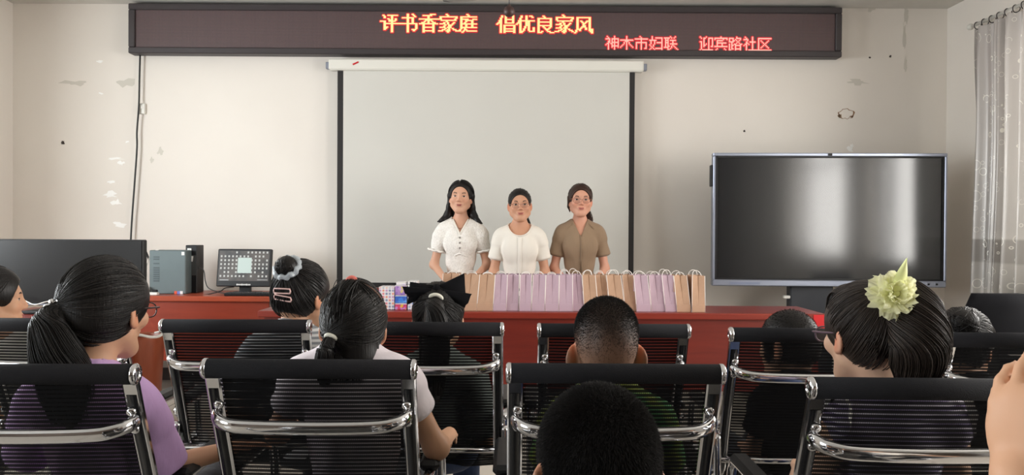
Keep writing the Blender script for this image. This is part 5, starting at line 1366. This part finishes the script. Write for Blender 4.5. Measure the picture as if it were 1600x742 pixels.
w2.hair_solid('hair', cap_prims(0.007, nape=-0.07, fx=0.088, fz=0.104) + tail_core([(-0.01, -0.10, -0.02), (-0.035, -0.115, -0.08), (-0.062, -0.075, -0.135)], [0.02, 0.03, 0.018]), M['hair'])
w2.strands('hair_strands', pulled(300, (0, -0.97, -0.2), 0.0075, 0.014), 0.0013, 0.0012, M['hair'])
w2.strands('ponytail', tail(60, [(-0.01, -0.10, -0.02), (-0.035, -0.115, -0.08), (-0.064, -0.075, -0.145)], [0.02, 0.032, 0.022]), 0.0012, 0.0008, M['hair'])

w3 = Person('w', 'standing woman with round glasses, reddish-brown hair and a taupe collared knit top', wpos(906, 0.06), 180, 0.85, 1.276, 0.134, (0, 0.02, 1.453), 1.01, sit=False, bust=0.55, hpitch=2, hroll=-1, jaw=1.06,
            arms={'R': ((0.180, -0.01, 0.98), (0.09, 0.18, 0.885), (-0.6, 0.6, -0.3)), 'L': ((-0.180, -0.01, 0.98), (-0.09, 0.18, 0.885), (0.6, 0.6, -0.3))}, skin=np.array(lin(208, 154, 130)), neck=0.043)
w3.build(0.005, cheeks=0.8)
w3.shirt('polo_top', M['taupe'], off=0.011, sleeve=0.62, sleeve_r=0.026, hem=-0.08, neck=[wedge(1.205, 2.4, 0.0), cap((0, -0.02, 1.33), (0, 0.0, 1.41), 0.056, 0.066, 0.004)], h=0.005, wr=0.002)
w3.pants(M['dark_pants'], 1.0)
strip(w3, 'placket', [(0.004, 1.218), (0.0, 1.12), (0.0, 1.0), (0, 0.87)], 0.012, M['taupe_dark'], 0.013)
for q in (-1, 1):
    cp = []
    for t in np.linspace(0, 1, 9):
        x = q * (0.050 + 0.014 * t); z0_ = 1.335 - 0.045 * t; row = []
        for v in (0, 0.5, 1):
            xx = x + q * v * (0.018 + 0.022 * t); zz_ = z0_ - v * (0.030 + 0.010 * t); row.append((xx, front_y(w3.torso, xx, zz_, 0.020 - 0.004 * v), zz_))
        cp.append(row)
    mb = MB(); a = np.array(cp); mb.grid(a); mb.grid(a[:, ::-1] - np.array((0, 0.005, 0))); mb.build('collar', M['taupe'], w3.root)
    MB().tube([(q * 0.004, front_y(w3.torso, 0, 1.02, 0.018), 1.035), (q * 0.006, front_y(w3.torso, 0, 1.0, 0.019), 1.0), (q * 0.010, front_y(w3.torso, 0, 0.96, 0.018), 0.955)], 0.0022, 6).build('tie_string', M['taupe_dark'], w3.root)
glasses(w3, M['gold'], 0.0250, 0.0215, round_=2.0)
w3.hair_solid('hair', cap_prims(0.011, nape=-0.075, fx=0.086, fz=0.104) + chain([(0.079, 0.0, 0.03), (0.078, -0.010, -0.035), (0.070, -0.02, -0.07)], [0.013, 0.011, 0.004], 0.01) + tail_core([(-0.03, -0.09, -0.03), (-0.060, -0.075, -0.08), (-0.070, -0.05, -0.125), (-0.064, -0.035, -0.165)], [0.02, 0.024, 0.022, 0.012]), M['hair_red'])
w3.strands('hair_strands', pulled(320, (-0.1, -0.95, -0.25), 0.0115, 0.018, jitter=0.06), 0.0013, 0.0012, M['hair_red'])
w3.strands('ponytail', tail(60, [(-0.03, -0.09, -0.03), (-0.062, -0.075, -0.08), (-0.072, -0.05, -0.125), (-0.066, -0.035, -0.17)], [0.02, 0.027, 0.025, 0.014]), 0.0012, 0.0008, M['hair_red'])

# ---------------- the audience, seated with their backs to us
def seat(px_head, d_chair, dx=0.0): return (P(px_head, 500, d_chair + 0.15).x + dx, d_chair + 0.285, 0)
# girl in purple
g2 = Person('p', 'girl in purple T-shirt with low black ponytail and dark glasses, seated at the left', seat(136, 1.62), -8, 0.545, 0.880, 0.126, (0.014, -0.055, 1.050), 1.0, hyaw=-4, jaw=0.78, hpitch=-3, lean=-0.105, legs=0.36, neck=0.043, depth=0.95,
            arms={'R': ((0.142, -0.04, 0.690), (0.262, 0.12, 0.700), (0.35, 1, -0.1)), 'L': ((-0.22, -0.02, 0.70), (-0.15, 0.20, 0.66))}, ear=1.0)
g2.build(0.005, face=True)
g2.shirt('t_shirt', M['purple'], off=0.016, sleeve=1.0, sleeve_r=0.030, hem=-0.06, neck=crew(g2, 0.060), body=0.004)
g2.pants(M['dark_pants'])
g2.hair_solid('hair', cap_prims(0.015, nape=-0.062, back=0.006) + tail_core([(-0.034, -0.104, 0.014), (-0.040, -0.130, -0.018), (-0.022, -0.126, -0.09), (-0.008, -0.102, -0.16), (-0.004, -0.085, -0.22)], [0.016, 0.036, 0.052, 0.056, 0.04], 0.7), M['hair'])
g2.strands('hair_strands', pulled(1100, (-0.42, -0.90, -0.13), 0.0150, 0.018, jitter=0.03), 0.0009, 0.0009, M['hair'])
g2.strands('ponytail', tail(700, [(-0.034, -0.104, 0.014), (-0.040, -0.130, -0.018), (-0.022, -0.126, -0.09), (-0.008, -0.102, -0.16), (-0.004, -0.085, -0.23)], [0.016, 0.038, 0.055, 0.060, 0.045]), 0.0009, 0.0006, M['hair'])
mb = MB()
for k in range(9):
    a = 2 * math.pi * k / 9; mb.ball(g2.H([(-0.040 + 0.019 * math.cos(a), -0.110 + 0.010 * math.cos(a), 0.010 + 0.021 * math.sin(a))])[0], 0.0078, 10)
mb.build('beaded_hair_tie', M['silver_bead'], g2.root)
glasses(g2, M['dark_spec'], 0.024, 0.018, thick=0.0016)

# girl in lilac
g4 = Person('p', 'girl in pale lilac T-shirt with a coral and a white hair tie, seated', seat(541, 1.70), 0, 0.535, 0.922, 0.124, (0.0, -0.05, 1.002), 0.93, hyaw=8, hpitch=-6, hroll=3, lean=-0.085, legs=0.34, neck=0.040, depth=0.95,
            arms={'R': ((0.205, -0.045, 0.714), (0.226, 0.09, 0.712), (-0.1, 1, -0.4)), 'L': ((-0.190, -0.03, 0.745), (-0.200, 0.15, 0.715))}, ear=1.0)
g4.build(0.005)
g4.shirt('t_shirt', M['lavender'], off=0.013, sleeve=0.48, sleeve_r=0.018, hem=-0.06, neck=crew(g4, 0.068, 0.012), body=0.004)
g4.pants(M['dark_pants'])
t4 = [(-0.045, -0.100, -0.012), (-0.058, -0.118, -0.050), (-0.062, -0.108, -0.095), (-0.056, -0.092, -0.135)]
g4.hair_solid('hair', cap_prims(0.012, nape=-0.085) + [ell((0.014, -0.062, -0.066), (0.056, 0.044, 0.056), k=0.02)] + tail_core(t4, [0.011, 0.020, 0.020, 0.010], 0.7), M['hair'])
g4.strands('hair_strands', pulled(520, (-0.50, -0.80, -0.38), 0.012, 0.016, jitter=0.05, keep=lambda u: (u[:, 2] < 0.75) | (u[:, 0] > 0.4)), 0.0011, 0.0011, M['hair'])
g4.strands('top_section', pulled(240, (-0.10, -0.42, 0.90), 0.012, 0.020, jitter=0.03, keep=lambda u: (u[:, 2] > 0.3) & (np.abs(u[:, 0]) < 0.75)), 0.0011, 0.0011, M['hair'])
u0 = slerp(unit(np.array([[-0.10, -0.42, 0.90]])), unit(np.array([[-0.30, -0.95, -0.1]])), np.linspace(0, 1, 12)[:, None])
base = scalp_pt(u0, 0.017); pth = base[None] + RNG.normal(size=(90, 1, 3)) * np.array((0.012, 0.004, 0.004)) + np.linspace(0, 1, 12)[None, :, None] * RNG.normal(size=(90, 1, 3)) * np.array((0.018, 0.003, 0.008))
g4.strands('half_ponytail', pth, 0.0012, 0.0009, M['hair'])
nape = []
for i in range(200):
    x = RNG.uniform(-0.05, 0.068); a = np.array((x, -0.085 + 0.03 * (abs(x) / 0.07) ** 2, -0.02)); nape.append(catmull([a + (0, 0.0, 0.02), a + (0.002, -0.008, -0.02), a + (0.003 + 0.004 * RNG.normal(), -0.020, -0.062), a + (0.006 * RNG.normal(), -0.018, -0.096 - 0.016 * RNG.random())], 4))
g4.strands('nape_hair', np.array(nape), 0.0012, 0.0007, M['hair'])
g4.strands('ponytail', tail(200, t4, [0.011, 0.021, 0.022, 0.012]), 0.0010, 0.0007, M['hair'])
def tie_ring(pers, name, c, axis, r, m, wd=0.005):
    ax = unit(np.array(axis)); a = unit(np.cross(ax, (0.3, 0.5, 0.8))); b = np.cross(ax, a)
    return MB().tube([tuple(pers.H([np.array(c) + r * (math.cos(t) * a + math.sin(t) * b)])[0]) for t in np.linspace(0, 2 * math.pi, 21)], wd * pers.hs, 8).build(name, m, pers.root)
tie_ring(g4, 'white_hair_tie', (-0.048, -0.104, -0.018), (-0.3, -0.4, -0.85), 0.013, M['white_tie'], 0.0055)
tie_ring(g4, 'coral_hair_tie', scalp_pt(unit(np.array((-0.10, -0.42, 0.90))), 0.016), (-0.1, -0.9, 0.2), 0.0105, M['coral_tie'], 0.006)
pl = scalp_pt(slerp(unit(np.array([[0.02, -0.42, 0.90]])), unit(np.array([[0.80, -0.45, 0.55]])), np.linspace(0.15, 1, 12)[:, None]), 0.0145)
MB().tube([tuple(q) for q in g4.H(pl)], [0.0008] + [0.0028] * 10 + [0.0008], 6).build('parting', mat('scalp_parting', lin(104, 74, 62), 0.7), g4.root)

# boy with red ears
def boy_scalp(top, fade, pw=0.8):
    def f(Q):
        u = unit(Q - CR_C); grow = (Q[:, 1] < 0.052 + 0.35 * np.clip(Q[:, 2], 0, 1)) & (Q[:, 2] > -0.075 + 0.55 * np.clip(Q[:, 1], 0, 1))
        earz = np.exp(-(((np.abs(Q[:, 0]) - 0.080) / 0.010) ** 2 + ((Q[:, 1] + 0.006) / 0.022) ** 2 + ((Q[:, 2] + 0.004) / 0.034) ** 2))
        side = np.clip((Q[:, 2] + 0.070) / fade, 0, 1) ** pw
        return grow * side * top * np.clip(1 - 1.6 * earz, 0, 1)
    return f
b6 = Person('p', 'crop-haired boy with sticking-out red ears, seated just beyond the nearest boy', seat(954, 1.665), 0, 0.53, 0.838, 0.118, (0.0, -0.045, 0.966), 1.035, hyaw=0, hpitch=-4, lean=-0.10, legs=0.33, neck=0.043, ear=1.05, flare=50, edz=-0.020, skin=np.array(lin(196, 146, 116)))
b6.build(0.0045, ear_col=(1.10, 0.56, 0.42), scalp=boy_scalp(0.93, 0.13, 0.38))
b6.shirt('t_shirt', M['olive'], off=0.013, sleeve=0.55, sleeve_r=0.024, hem=-0.06, neck=crew(b6, 0.060))
b6.pants(M['dark_pants'])
buzz(b6, 16000, 0.0055, M['crop'], boy_scalp(1.0, 0.15, 1.9), r=0.00040)
# nearest boy
b7 = Person('p', 'nearest boy with short black hair, only his head showing at the bottom centre', (P(931, 600, 1.02).x, 1.07, 0), 0, 0.50, 0.790, 0.115, (0.0, -0.05, 0.930), 0.985, hyaw=10, hpitch=-3, hroll=2, lean=-0.06, legs=0.30, neck=0.043, ear=1.05, flare=40, edz=-0.008)
b7.build(0.004, scalp=boy_scalp(1.0, 0.035))
b7.shirt('t_shirt', M['dark_pants'], off=0.013, sleeve=0.55, sleeve_r=0.024, hem=-0.06, neck=crew(b7, 0.060))
b7.pants(M['dark_pants'])
buzz(b7, 34000, 0.0085, M['crop'], boy_scalp(1.0, 0.03), r=0.00036)

# girl with the flower
g8 = Person('p', 'girl with pale yellow tulle flower in her high ponytail and plum glasses', seat(1397, 1.52, 0.015), 6, 0.53, 0.868, 0.132, (-0.050, -0.055, 1.016), 0.955, jaw=0.88, hyaw=9, hpitch=-4, lean=-0.10, legs=0.34, neck=0.042, depth=0.95,
            arms={'L': ((-0.215, -0.06, 0.64), (-0.09, 0.16, 0.66)), 'R': ((0.19, -0.02, 0.70), (0.22, 0.15, 0.70))}, skin=np.array(lin(216, 176, 150)))
g8.build(0.0045, ear_col=(1.05, 0.55, 0.45))
g8.shirt('sleeveless_top', M['navy_stripe'], off=0.013, hem=-0.06, neck=crew(g8, 0.064), sleeves=False)
g8.pants(M['denim'])
for q in (-1, 1):
    n = 40; c = g8.sh + A3((q * 0.128, 0, -0.012)); rows = []
    for a in np.linspace(0, 2 * math.pi, n): rows.append([tuple(c + A3((q * (0.014 * v + 0.003 * math.sin(9 * a) * v), math.cos(a) * (0.050 + 0.012 * v), math.sin(a) * (0.052 + 0.012 * v)))) for v in (0, 0.5, 1)])
    MB().grid(np.array(rows)).build('lace_trim', M['lace'], g8.root)
tie8 = unit(np.array((0, -0.70, 0.72))); t8 = [(0, -0.078, 0.094), (0, -0.116, 0.104), (0, -0.158, 0.066), (0, -0.172, 0.0), (0, -0.150, -0.060), (0, -0.120, -0.105)]
g8.hair_solid('hair', cap_prims(0.012, nape=-0.062, face_y=-0.002) + tail_core(t8, [0.016, 0.036, 0.052, 0.056, 0.044, 0.012]), M['hair_brown'])
g8.strands('hair_strands', pulled(1100, tie8, 0.0125, 0.016, jitter=0.04), 0.0009, 0.0009, M['hair_brown'])
g8.strands('ponytail', tail(900, t8, [0.016, 0.038, 0.056, 0.060, 0.048, 0.014]), 0.0009, 0.0006, M['hair_brown'])
bang = []
for i in range(110):
    x = RNG.uniform(-0.06, 0.05); a = scalp_pt(unit(np.array((x, 0.035, 0.075))), 0.012); bang.append(catmull([a, a + (x * 0.1, 0.014, 0.002), a + (x * 0.15, 0.026, -0.016), a + (x * 0.2 + 0.006 * RNG.normal(), 0.030, -0.040 - 0.02 * RNG.random())], 4))
g8.strands('fringe', np.array(bang), 0.0009, 0.0005, M['hair_brown'])
fl = g8.H([(-0.058, -0.165, 0.102)])[0]; back8 = unit(np.array((-0.10, -0.95, 0.30))); e1 = unit(np.cross(back8, (0, 0, 1))); e2 = np.cross(e1, back8)
flower = empty('flower', (0, 0, 0)); flower.name = 'flower_hair_tie'; flower.parent = g8.root
random.seed(21)
for k in range(30):
    ring_ = k // 10; a = 2 * math.pi * k / 10 + ring_ * 0.31 + random.uniform(-.18, .18); L = (0.047, 0.040, 0.028)[ring_] * random.uniform(0.82, 1.12); lift = (0.15, 0.55, 1.15)[ring_] + random.uniform(-.12, .12); rows = []; tw = random.uniform(-0.5, 0.5)
    for t in np.linspace(0, 1, 9):
        row = []; rad = 0.004 + L * t * math.cos(lift * 0.9); up_ = L * t * math.sin(lift * 0.9) + 0.004 * ring_ - 0.010 * t * t * (ring_ == 0)
        for v in np.linspace(-1, 1, 11):
            wv = 0.019 * (0.25 + 0.9 * math.sin(math.pi * (0.12 + 0.62 * t))) * v; ruf = 0.0050 * t * math.sin(v * 8 + k * 1.7) + tw * wv * 0.5
            rim_ = 0.004 * t * math.sin(v * 5 + k)
            row.append(fl + (rad + rim_) * (math.cos(a) * e1 + math.sin(a) * e2) + wv * (-math.sin(a) * e1 + math.cos(a) * e2) + back8 * (up_ + ruf))
        rows.append(row)
    MB().grid(np.array(rows)).build('petal', M['tulle'], flower)
rows = []
for t in np.linspace(0, 1, 10):
    wv = 0.013 * math.sin(math.pi * min(1, 0.12 + 0.88 * t) ** 0.8) ; c = fl + unit(np.array((0.22, -0.1, 1.0))) * (0.004 + 0.068 * t) + back8 * 0.014
    rows.append([c + e1 * wv * v + back8 * 0.006 * (1 - v * v) for v in np.linspace(-1, 1, 5)])
MB().grid(np.array(rows)).build('leaf', M['tulle_leaf'], flower)
MB().ball(fl + back8 * 0.014, 0.007, 10).build('flower_centre', M['tulle_leaf'], flower)
glasses(g8, M['purple_spec'], 0.025, 0.018, thick=0.0020, y=0.105)

# second row: girl in stripes with a bun
g3 = Person('p', 'girl with bun, grey organza scrunchie and two pale clips, in grey and white stripes', seat(464, 2.44, -0.01), -8, 0.54, 0.872, 0.140, (0.015, -0.05, 1.016), 0.975, hyaw=-22, hpitch=-2, lean=-0.10, legs=0.34, neck=0.041, depth=0.95)
g3.build(0.0055)
g3.shirt('striped_shirt', M['grey_stripe'], off=0.014, sleeve=0.6, sleeve_r=0.026, hem=-0.06, neck=crew(g3, 0.06))
g3.pants(M['dark_pants'])
tb = unit(np.array((0.16, -0.76, 0.62))); bc_ = scalp_pt(tb, 0.030)
g3.hair_solid('hair', cap_prims(0.014, nape=-0.068) + [ell(bc_, (0.040, 0.034, 0.038), k=0.01)], M['hair'])
g3.strands('hair_strands', pulled(520, tb, 0.014, 0.020, jitter=0.06), 0.0012, 0.0012, M['hair'])
bp = []
for i in range(150):
    n_ = unit(RNG.normal(size=3)); a = unit(np.cross(n_, (0.2, 0.4, 0.9))); b = np.cross(n_, a); r_ = RNG.uniform(0.028, 0.042); bp.append([bc_ + np.array((1, .9, 1)) * r_ * (math.cos(t) * a + math.sin(t) * b) for t in np.linspace(0, RNG.uniform(2, 5), 14)])
g3.strands('bun', np.array(bp), 0.0011, 0.0008, M['hair'])
ax = tb; a1 = unit(np.cross(ax, (0, 0, 1))); a2 = np.cross(ax, a1); rows = []
for t in np.linspace(0, 2 * math.pi, 61):
    rows.append([bc_ - ax * 0.004 + (0.040 + 0.012 * math.cos(v) + 0.002 * math.sin(14 * t)) * (math.cos(t) * a1 + math.sin(t) * a2) * np.array((1, 1, 1)) + ax * (0.011 * math.sin(v) + 0.003 * math.sin(9 * t)) for v in np.linspace(0, 2 * math.pi, 9)])
MB().grid(g3.H(np.array(rows))).build('organza_scrunchie', M['grey_organza'], g3.root)
for k, (z, tl2) in enumerate(((-0.020, 0.0), (-0.088, 0.14))):
    cu = unit(np.array((0.20, -0.95, z * 3.2))); c = scalp_pt(cu, 0.0245); nn_ = unit(c - CR_C); ex = unit(np.cross((0, 0, 1), nn_)) ; ez = np.cross(nn_, ex); ex, ez = ex * math.cos(tl2) - ez * math.sin(tl2), ez * math.cos(tl2) + ex * math.sin(tl2)
    loop = [c + ex * x + ez * y - nn_ * 0.10 * x * x * 30 * 0.2 for x, y in ((-0.030, -0.0075), (-0.015, -0.0078), (0.0, -0.0078), (0.015, -0.0078), (0.030, -0.0075), (0.0325, 0), (0.030, 0.0075), (0.015, 0.0078), (0, 0.0078), (-0.015, 0.0078), (-0.030, 0.0075), (-0.0325, 0), (-0.030, -0.0075))]
    MB().tube([tuple(q) for q in g3.H(np.array(loop))], 0.0026, 6).build('snap_clip', M['pink_clip'], g3.root)

# girl with the black bow
g5 = Person('p', 'girl with a big black bow over her long black ponytail, seated in the second row', seat(681, 2.40), 0, 0.525, 0.800, 0.125, (0.0, -0.045, 0.944), 0.985, hpitch=-8, lean=-0.10, legs=0.32, neck=0.040, depth=0.95)
g5.build(0.006, face=True)
g5.shirt('shirt', cloth('grey_green_cotton', lin(150, 160, 154)), off=0.014, sleeve=0.9, sleeve_r=0.026, hem=-0.06, neck=crew(g5, 0.06))
g5.pants(M['denim'])
t5 = [(0, -0.098, 0.060), (0, -0.128, 0.040), (0, -0.130, -0.04), (0.0, -0.118, -0.13), (0.0, -0.110, -0.24)]
g5.hair_solid('hair', cap_prims(0.014, nape=-0.075) + tail_core(t5, [0.016, 0.034, 0.046, 0.048, 0.03], 0.6), M['hair'])
g5.strands('hair_strands', pulled(480, (0, -0.93, 0.28), 0.014, 0.018, jitter=0.05), 0.0012, 0.0012, M['hair'])
g5.strands('ponytail', tail(500, t5, [0.016, 0.042, 0.058, 0.058, 0.034], flat=0.7), 0.0010, 0.0008, M['hair'])
arc = [(0.026 * math.sin(t), -0.128 - 0.004 * math.cos(t), 0.058 + 0.024 * math.cos(t)) for t in np.linspace(-0.9, 1.25, 14)]
MB().tube([tuple(q) for q in g5.H(np.array(arc))], [0.002, 0.0045] + [0.006] * 10 + [0.0045, 0.002], 8).build('white_hair_tie', M['white_tie'], g5.root)
bow = empty('bow', (0, 0, 0)); bow.parent = g5.root
def lobe(pts, bulge, nm='bow_loop'):
    p = np.array(pts, float); A_ = np.zeros((9, 9, 3)); B_ = A_.copy()
    for i, u in enumerate(np.linspace(0, 1, 9)):
        for j, v in enumerate(np.linspace(0, 1, 9)):
            q = (1 - u) * ((1 - v) * p[0] + v * p[3]) + u * ((1 - v) * p[1] + v * p[2]); bb = bulge * math.sin(math.pi * u) ** 0.6 * math.sin(math.pi * v) ** 0.5
            A_[i, j] = q + np.array((0, -bb - 0.002, 0.004 * math.sin(9 * v) * u)); B_[i, j] = q + np.array((0, bb * 0.6, 0.004 * math.sin(9 * v) * u))
    mb = MB(); mb.grid(g5.H(A_)); mb.grid(g5.H(B_[:, ::-1])); mb.build(nm, M['black_cloth'], bow)
by = -0.078
for q in (-1, 1):
    lobe([(q * 0.006, by, 0.116), (q * 0.090, by + 0.01, 0.158 if q > 0 else 0.128), (q * 0.098, by + 0.01, 0.060 if q > 0 else 0.050), (q * 0.006, by, 0.092)], 0.014)
    lobe([(q * 0.01, by - 0.010, 0.106), (q * 0.118, by - 0.002, 0.088 if q > 0 else 0.112), (q * 0.094, by - 0.002, 0.040 if q > 0 else 0.075), (q * 0.01, by - 0.010, 0.090)], 0.008, 'bow_tail')
MB().ball(g5.H([(0, by - 0.008, 0.104)])[0], (0.013, 0.012, 0.017), 12).build('bow_knot', M['black_cloth'], bow)

# small boy, far-left child, right-edge child
b9 = Person('p', 'small dark-haired boy seen through the chair net left of the flower girl', seat(1244, 2.30), 10, 0.50, 0.745, 0.105, (0.0, -0.045, 0.878), 0.96, hyaw=30, hpitch=-4, lean=-0.09, legs=0.28, neck=0.041, ear=1.05, flare=30)
b9.build(0.006, scalp=boy_scalp(1.0, 0.04))
b9.shirt('t_shirt', M['black_cloth'], off=0.013, sleeve=0.55, sleeve_r=0.024, hem=-0.05, neck=crew(b9, 0.06))
b9.pants(M['dark_pants'])
b9.hair_solid('hair', cap_prims(0.006, nape=-0.055), M['hair'])
buzz(b9, 6000, 0.010, M['crop'], boy_scalp(1.0, 0.04), r=0.0008)
c1 = Person('p', 'child with short black hair cut off by the left edge, in front of the television', (P(70, 500, 2.7).x, 2.44 + 0.29, 0), 0, 0.53, 0.85, 0.125, (-0.165, -0.05, 0.995), 0.96, hyaw=-58, lean=-0.08, legs=0.33, neck=0.041, ear=1.0)
c1.sh = c1.sh + A3((-0.10, 0, 0))
c1.build(0.006)
c1.shirt('t_shirt', M['ivory'], off=0.013, sleeve=0.55, sleeve_r=0.024, hem=-0.06, neck=crew(c1, 0.06))
c1.pants(M['dark_pants'])
c1.hair_solid('hair', cap_prims(0.013, nape=-0.075, face_y=0.008), M['hair'])
c1.strands('hair_strands', pulled(420, (0, -0.8, -0.6), 0.013, 0.016, jitter=0.1), 0.0012, 0.001, M['hair'])
c10 = Person('p', 'child with messy dark bunned hair, head low behind the second-row chair below the curtain', seat(1540, 2.22), -10, 0.50, 0.750, 0.115, (0.0, -0.03, 0.884), 0.96, hyaw=-35, hpitch=-12, lean=-0.09, legs=0.30, neck=0.041)
c10.build(0.006)
c10.shirt('t_shirt', M['black_cloth'], off=0.013, sleeve=0.55, sleeve_r=0.024, hem=-0.06, neck=crew(c10, 0.06))
c10.pants(M['dark_pants'])
b10 = scalp_pt(unit(np.array((0.25, -0.92, 0.35))), 0.028)
c10.hair_solid('hair', cap_prims(0.016, nape=-0.07) + [ell(b10, (0.042, 0.040, 0.040), k=0.015)], M['hair'])
c10.strands('hair_strands', pulled(460, (0.25, -0.92, 0.35), 0.016, 0.022, jitter=0.1), 0.0012, 0.0012, M['hair'])
bp = []
for i in range(140):
    n_ = unit(RNG.normal(size=3)); a = unit(np.cross(n_, (0.2, 0.4, 0.9))); b = np.cross(n_, a); r_ = RNG.uniform(0.030, 0.048); bp.append([b10 + r_ * (math.cos(t) * a + math.sin(t) * b) for t in np.linspace(0, RNG.uniform(2, 5), 14)])
c10.strands('bun', np.array(bp), 0.0011, 0.0007, M['hair'])

# person whose raised hand reaches into the right edge
wr11 = P(1596, 748, 0.70)
h11 = Person('p', 'person at the right edge showing only a raised hand with the fingers bent', (0.98, 0.50, 0), 0, 0.56, 1.02, 0.165, (0.0, 0.0, 1.22), 1.0, lean=-0.05, legs=0.40, skin=np.array(lin(212, 164, 132)), curl=0.85, splay=0.0,
             arms={'L': ((-0.36, 0.10, 0.80), (wr11.x - 0.98, wr11.y - 0.50, wr11.z), (0.05, 0.06, 1.0), (0.88, 0.48, 0.0)), 'R': ((0.24, 0.02, 0.72), (0.20, 0.26, 0.68))})
h11.w = 1.0
h11.build(0.0042)
h11.shirt('shirt', M['ivory'], off=0.012, sleeve=0.55, sleeve_r=0.024, hem=-0.06, neck=crew(h11, 0.06))
h11.pants(M['dark_pants'])
h11.hair_solid('hair', cap_prims(0.010, nape=-0.07), M['hair'], 0.006)
